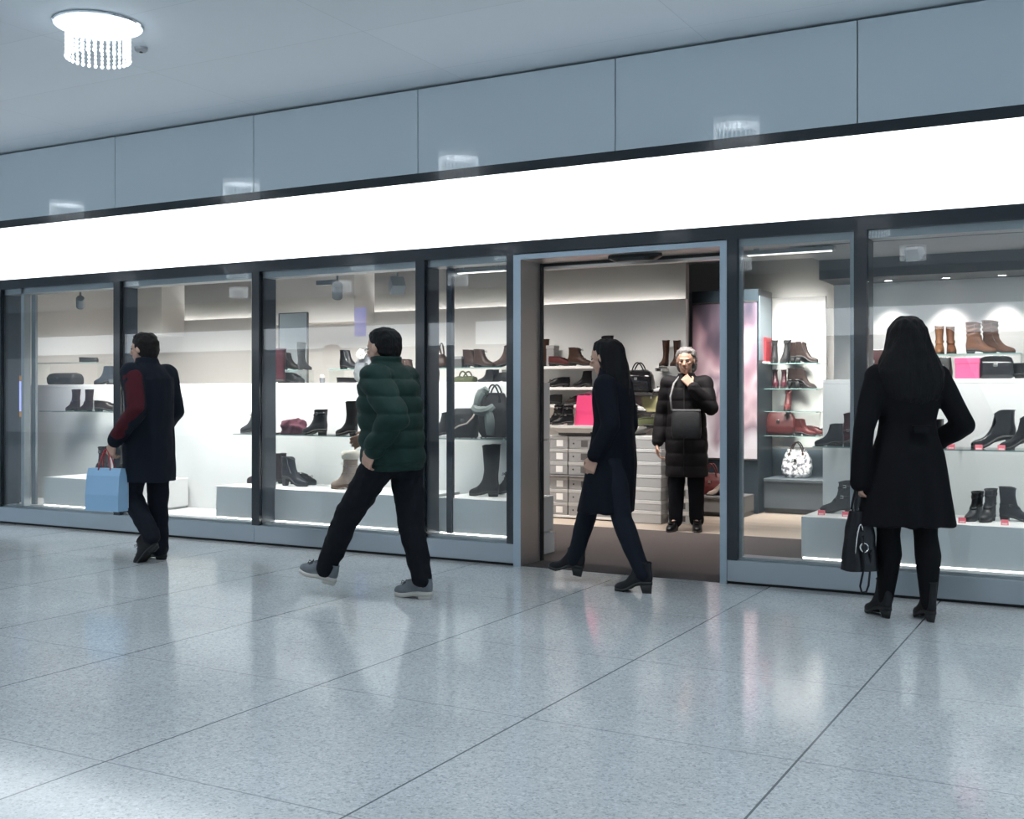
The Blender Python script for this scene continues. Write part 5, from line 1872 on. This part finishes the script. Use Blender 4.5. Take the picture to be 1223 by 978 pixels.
# ---------------------------------------------------------------- grey-haired woman in the shop
bx, by = X(820, 2.66), 2.66
t = thing('person', 'grey-haired woman in a black coat inside the shop doorway, one hand raised to her chin', 'person', (bx, by, 0), D2R(-80))
J = dict(pelvis=(0, 0, .90), chest=(.0, 0, 1.23), neck=(.01, 0, 1.43), head=(.05, 0, 1.565), hyaw=.05, hpitch=.10,
         shl=(0, .165, 1.36), ell=(.07, .235, 1.13), wrl=(.165, .075, 1.335), shr=(0, -.165, 1.36), elr=(-.03, -.235, 1.06), wrr=(.04, -.265, .80),
         hipl=(0, .085, .86), knl=(.02, .09, .47), anl=(-.02, .09, .105), tol=(.10, .105, .045),
         hipr=(0, -.085, .86), knr=(.04, -.088, .47), anr=(.05, -.09, .105), tor=(.17, -.105, .045),
         handl=dict(d=(-.25, -.65, .75), palm=(-1, -.1, -.1), thumb=(-.1, .7, .7), curl=.55), handr=dict(d=(.1, 0, -1), palm=(0, 1, 0), thumb=(1, 0, 0), curl=.5))
o, L = body(t, J)
eyes(o, L)
mb = MB()
rings_loft(mb, [(0, 0, .50, .150, .195), (0, 0, .65, .150, .195), (0, 0, .85, .150, .192), (0, 0, 1.02, .138, .178), (0, 0, 1.12, .134, .174), (0, 0, 1.22, .136, .180), (0, 0, 1.31, .126, .180), (.005, 0, 1.37, .10, .135), (.01, 0, 1.42, .082, .09), (.015, 0, 1.455, .076, .078)])
for s_ in ('l', 'r'):
    mb.capsule(V((0, 0, 1.31)), V(J['sh' + s_]), .105, .08, 18)
    sleeve(mb, V(J['sh' + s_]), V(J['el' + s_]), V(J['wr' + s_]).lerp(V(J['el' + s_]), .10), (.08, .068, .056))
coat = remesh(mb, 'coat', cloth('black_quilt', (0.011, 0.010, 0.012), .7), .0085, t, 5, lambda c, n: .008 * (abs(math.sin(c.z * PI / .12)) ** .5 - .6) + .004 * noise.noise(c * 14))
MB().tube([V((.148, 0, .52)), V((.15, 0, .85)), V((.136, 0, 1.1)), V((.13, 0, 1.3)), V((.09, 0, 1.42))], .005, 8).build('zip', LACE, coat, True)
mb = MB()
rings_loft(mb, [(.038, 0, 1.695, .02, .02), (.038, 0, 1.688, .06, .05), (.032, 0, 1.665, .095, .080), (.018, 0, 1.625, .108, .094), (-.004, 0, 1.58, .094, .098), (-.016, 0, 1.53, .080, .096), (-.02, 0, 1.49, .066, .086), (-.02, 0, 1.46, .05, .07)], e=1)
remesh(mb, 'hair', mat('hair_grey', (0.17, 0.16, 0.158), .7, bump=.5, bscale=80, var=.2, vscale=50), .007, t, 3, folds(.009, 32, 7.0, 1))
mb = MB()
for s_ in ('l', 'r'):
    mb.capsule(V(J['hip' + s_]), V(J['kn' + s_]), .100, .078, 18)
    mb.capsule(V(J['kn' + s_]), V(J['an' + s_]) + V((0, 0, -.01)), .078, .066, 18)
mb.ellip((0, 0, .88), (.12, .165, .12))
remesh(mb, 'trousers', cloth('black_denim', (0.006, 0.007, 0.010), .9), .0085, t, 4, folds(.006, 14, 3.0))
wear('low', 'black', t, (-.075, .09, 0), D2R(8), name='shoe', L=.25, H=.08)
wear('low', 'black', t, (-.005, -.09, 0), D2R(-8), name='shoe', L=.25, H=.08)
# her shoulder bag
R80 = Matrix.Rotation(D2R(-80), 3, 'Z')
hp = V((bx, by, 0)) + R80 @ V((.215, .035, 0))
t = thing('shoulder_bag', 'dark grey shoulder bag hanging across the front of the grey-haired woman', 'handbag', (hp.x, hp.y, .86), D2R(10))
MB().loft([superring(.135 * a, .040 * b_, z, 28, .5) for a, b_, z in ((.92, .8, 0), (1, 1, .03), (1, 1, .12), (.97, .7, .22), (.95, .4, .25))]).build('body', LE['char'], t, True, 50)
MB().box(-.128, .128, -.020, .020, .246, .262, .003).build('top_edge', mat('bag_edge_grey', (.25, .25, .26), .5), t)
pts = [R80.inverted() @ (V((q.x, q.y, 0))) for q in ()]
lp = [V((.0, -.135, .255)), V((-.02, -.150, .38)), V((-.09, -.13, .50)), V((-.20, -.06, .615))]
conv = []
for p in lp:                      # (forward, left, up) from the bag -> its own frame
    wv = R80 @ V((p.x, p.y, 0))
    wl = Matrix.Rotation(-D2R(10), 3, 'Z') @ wv
    conv.append(V((wl.x, wl.y, p.z)))
MB().tube(conv, .009, 8).build('strap', mat('bag_edge_grey', (.25, .25, .26), .5), t, True)
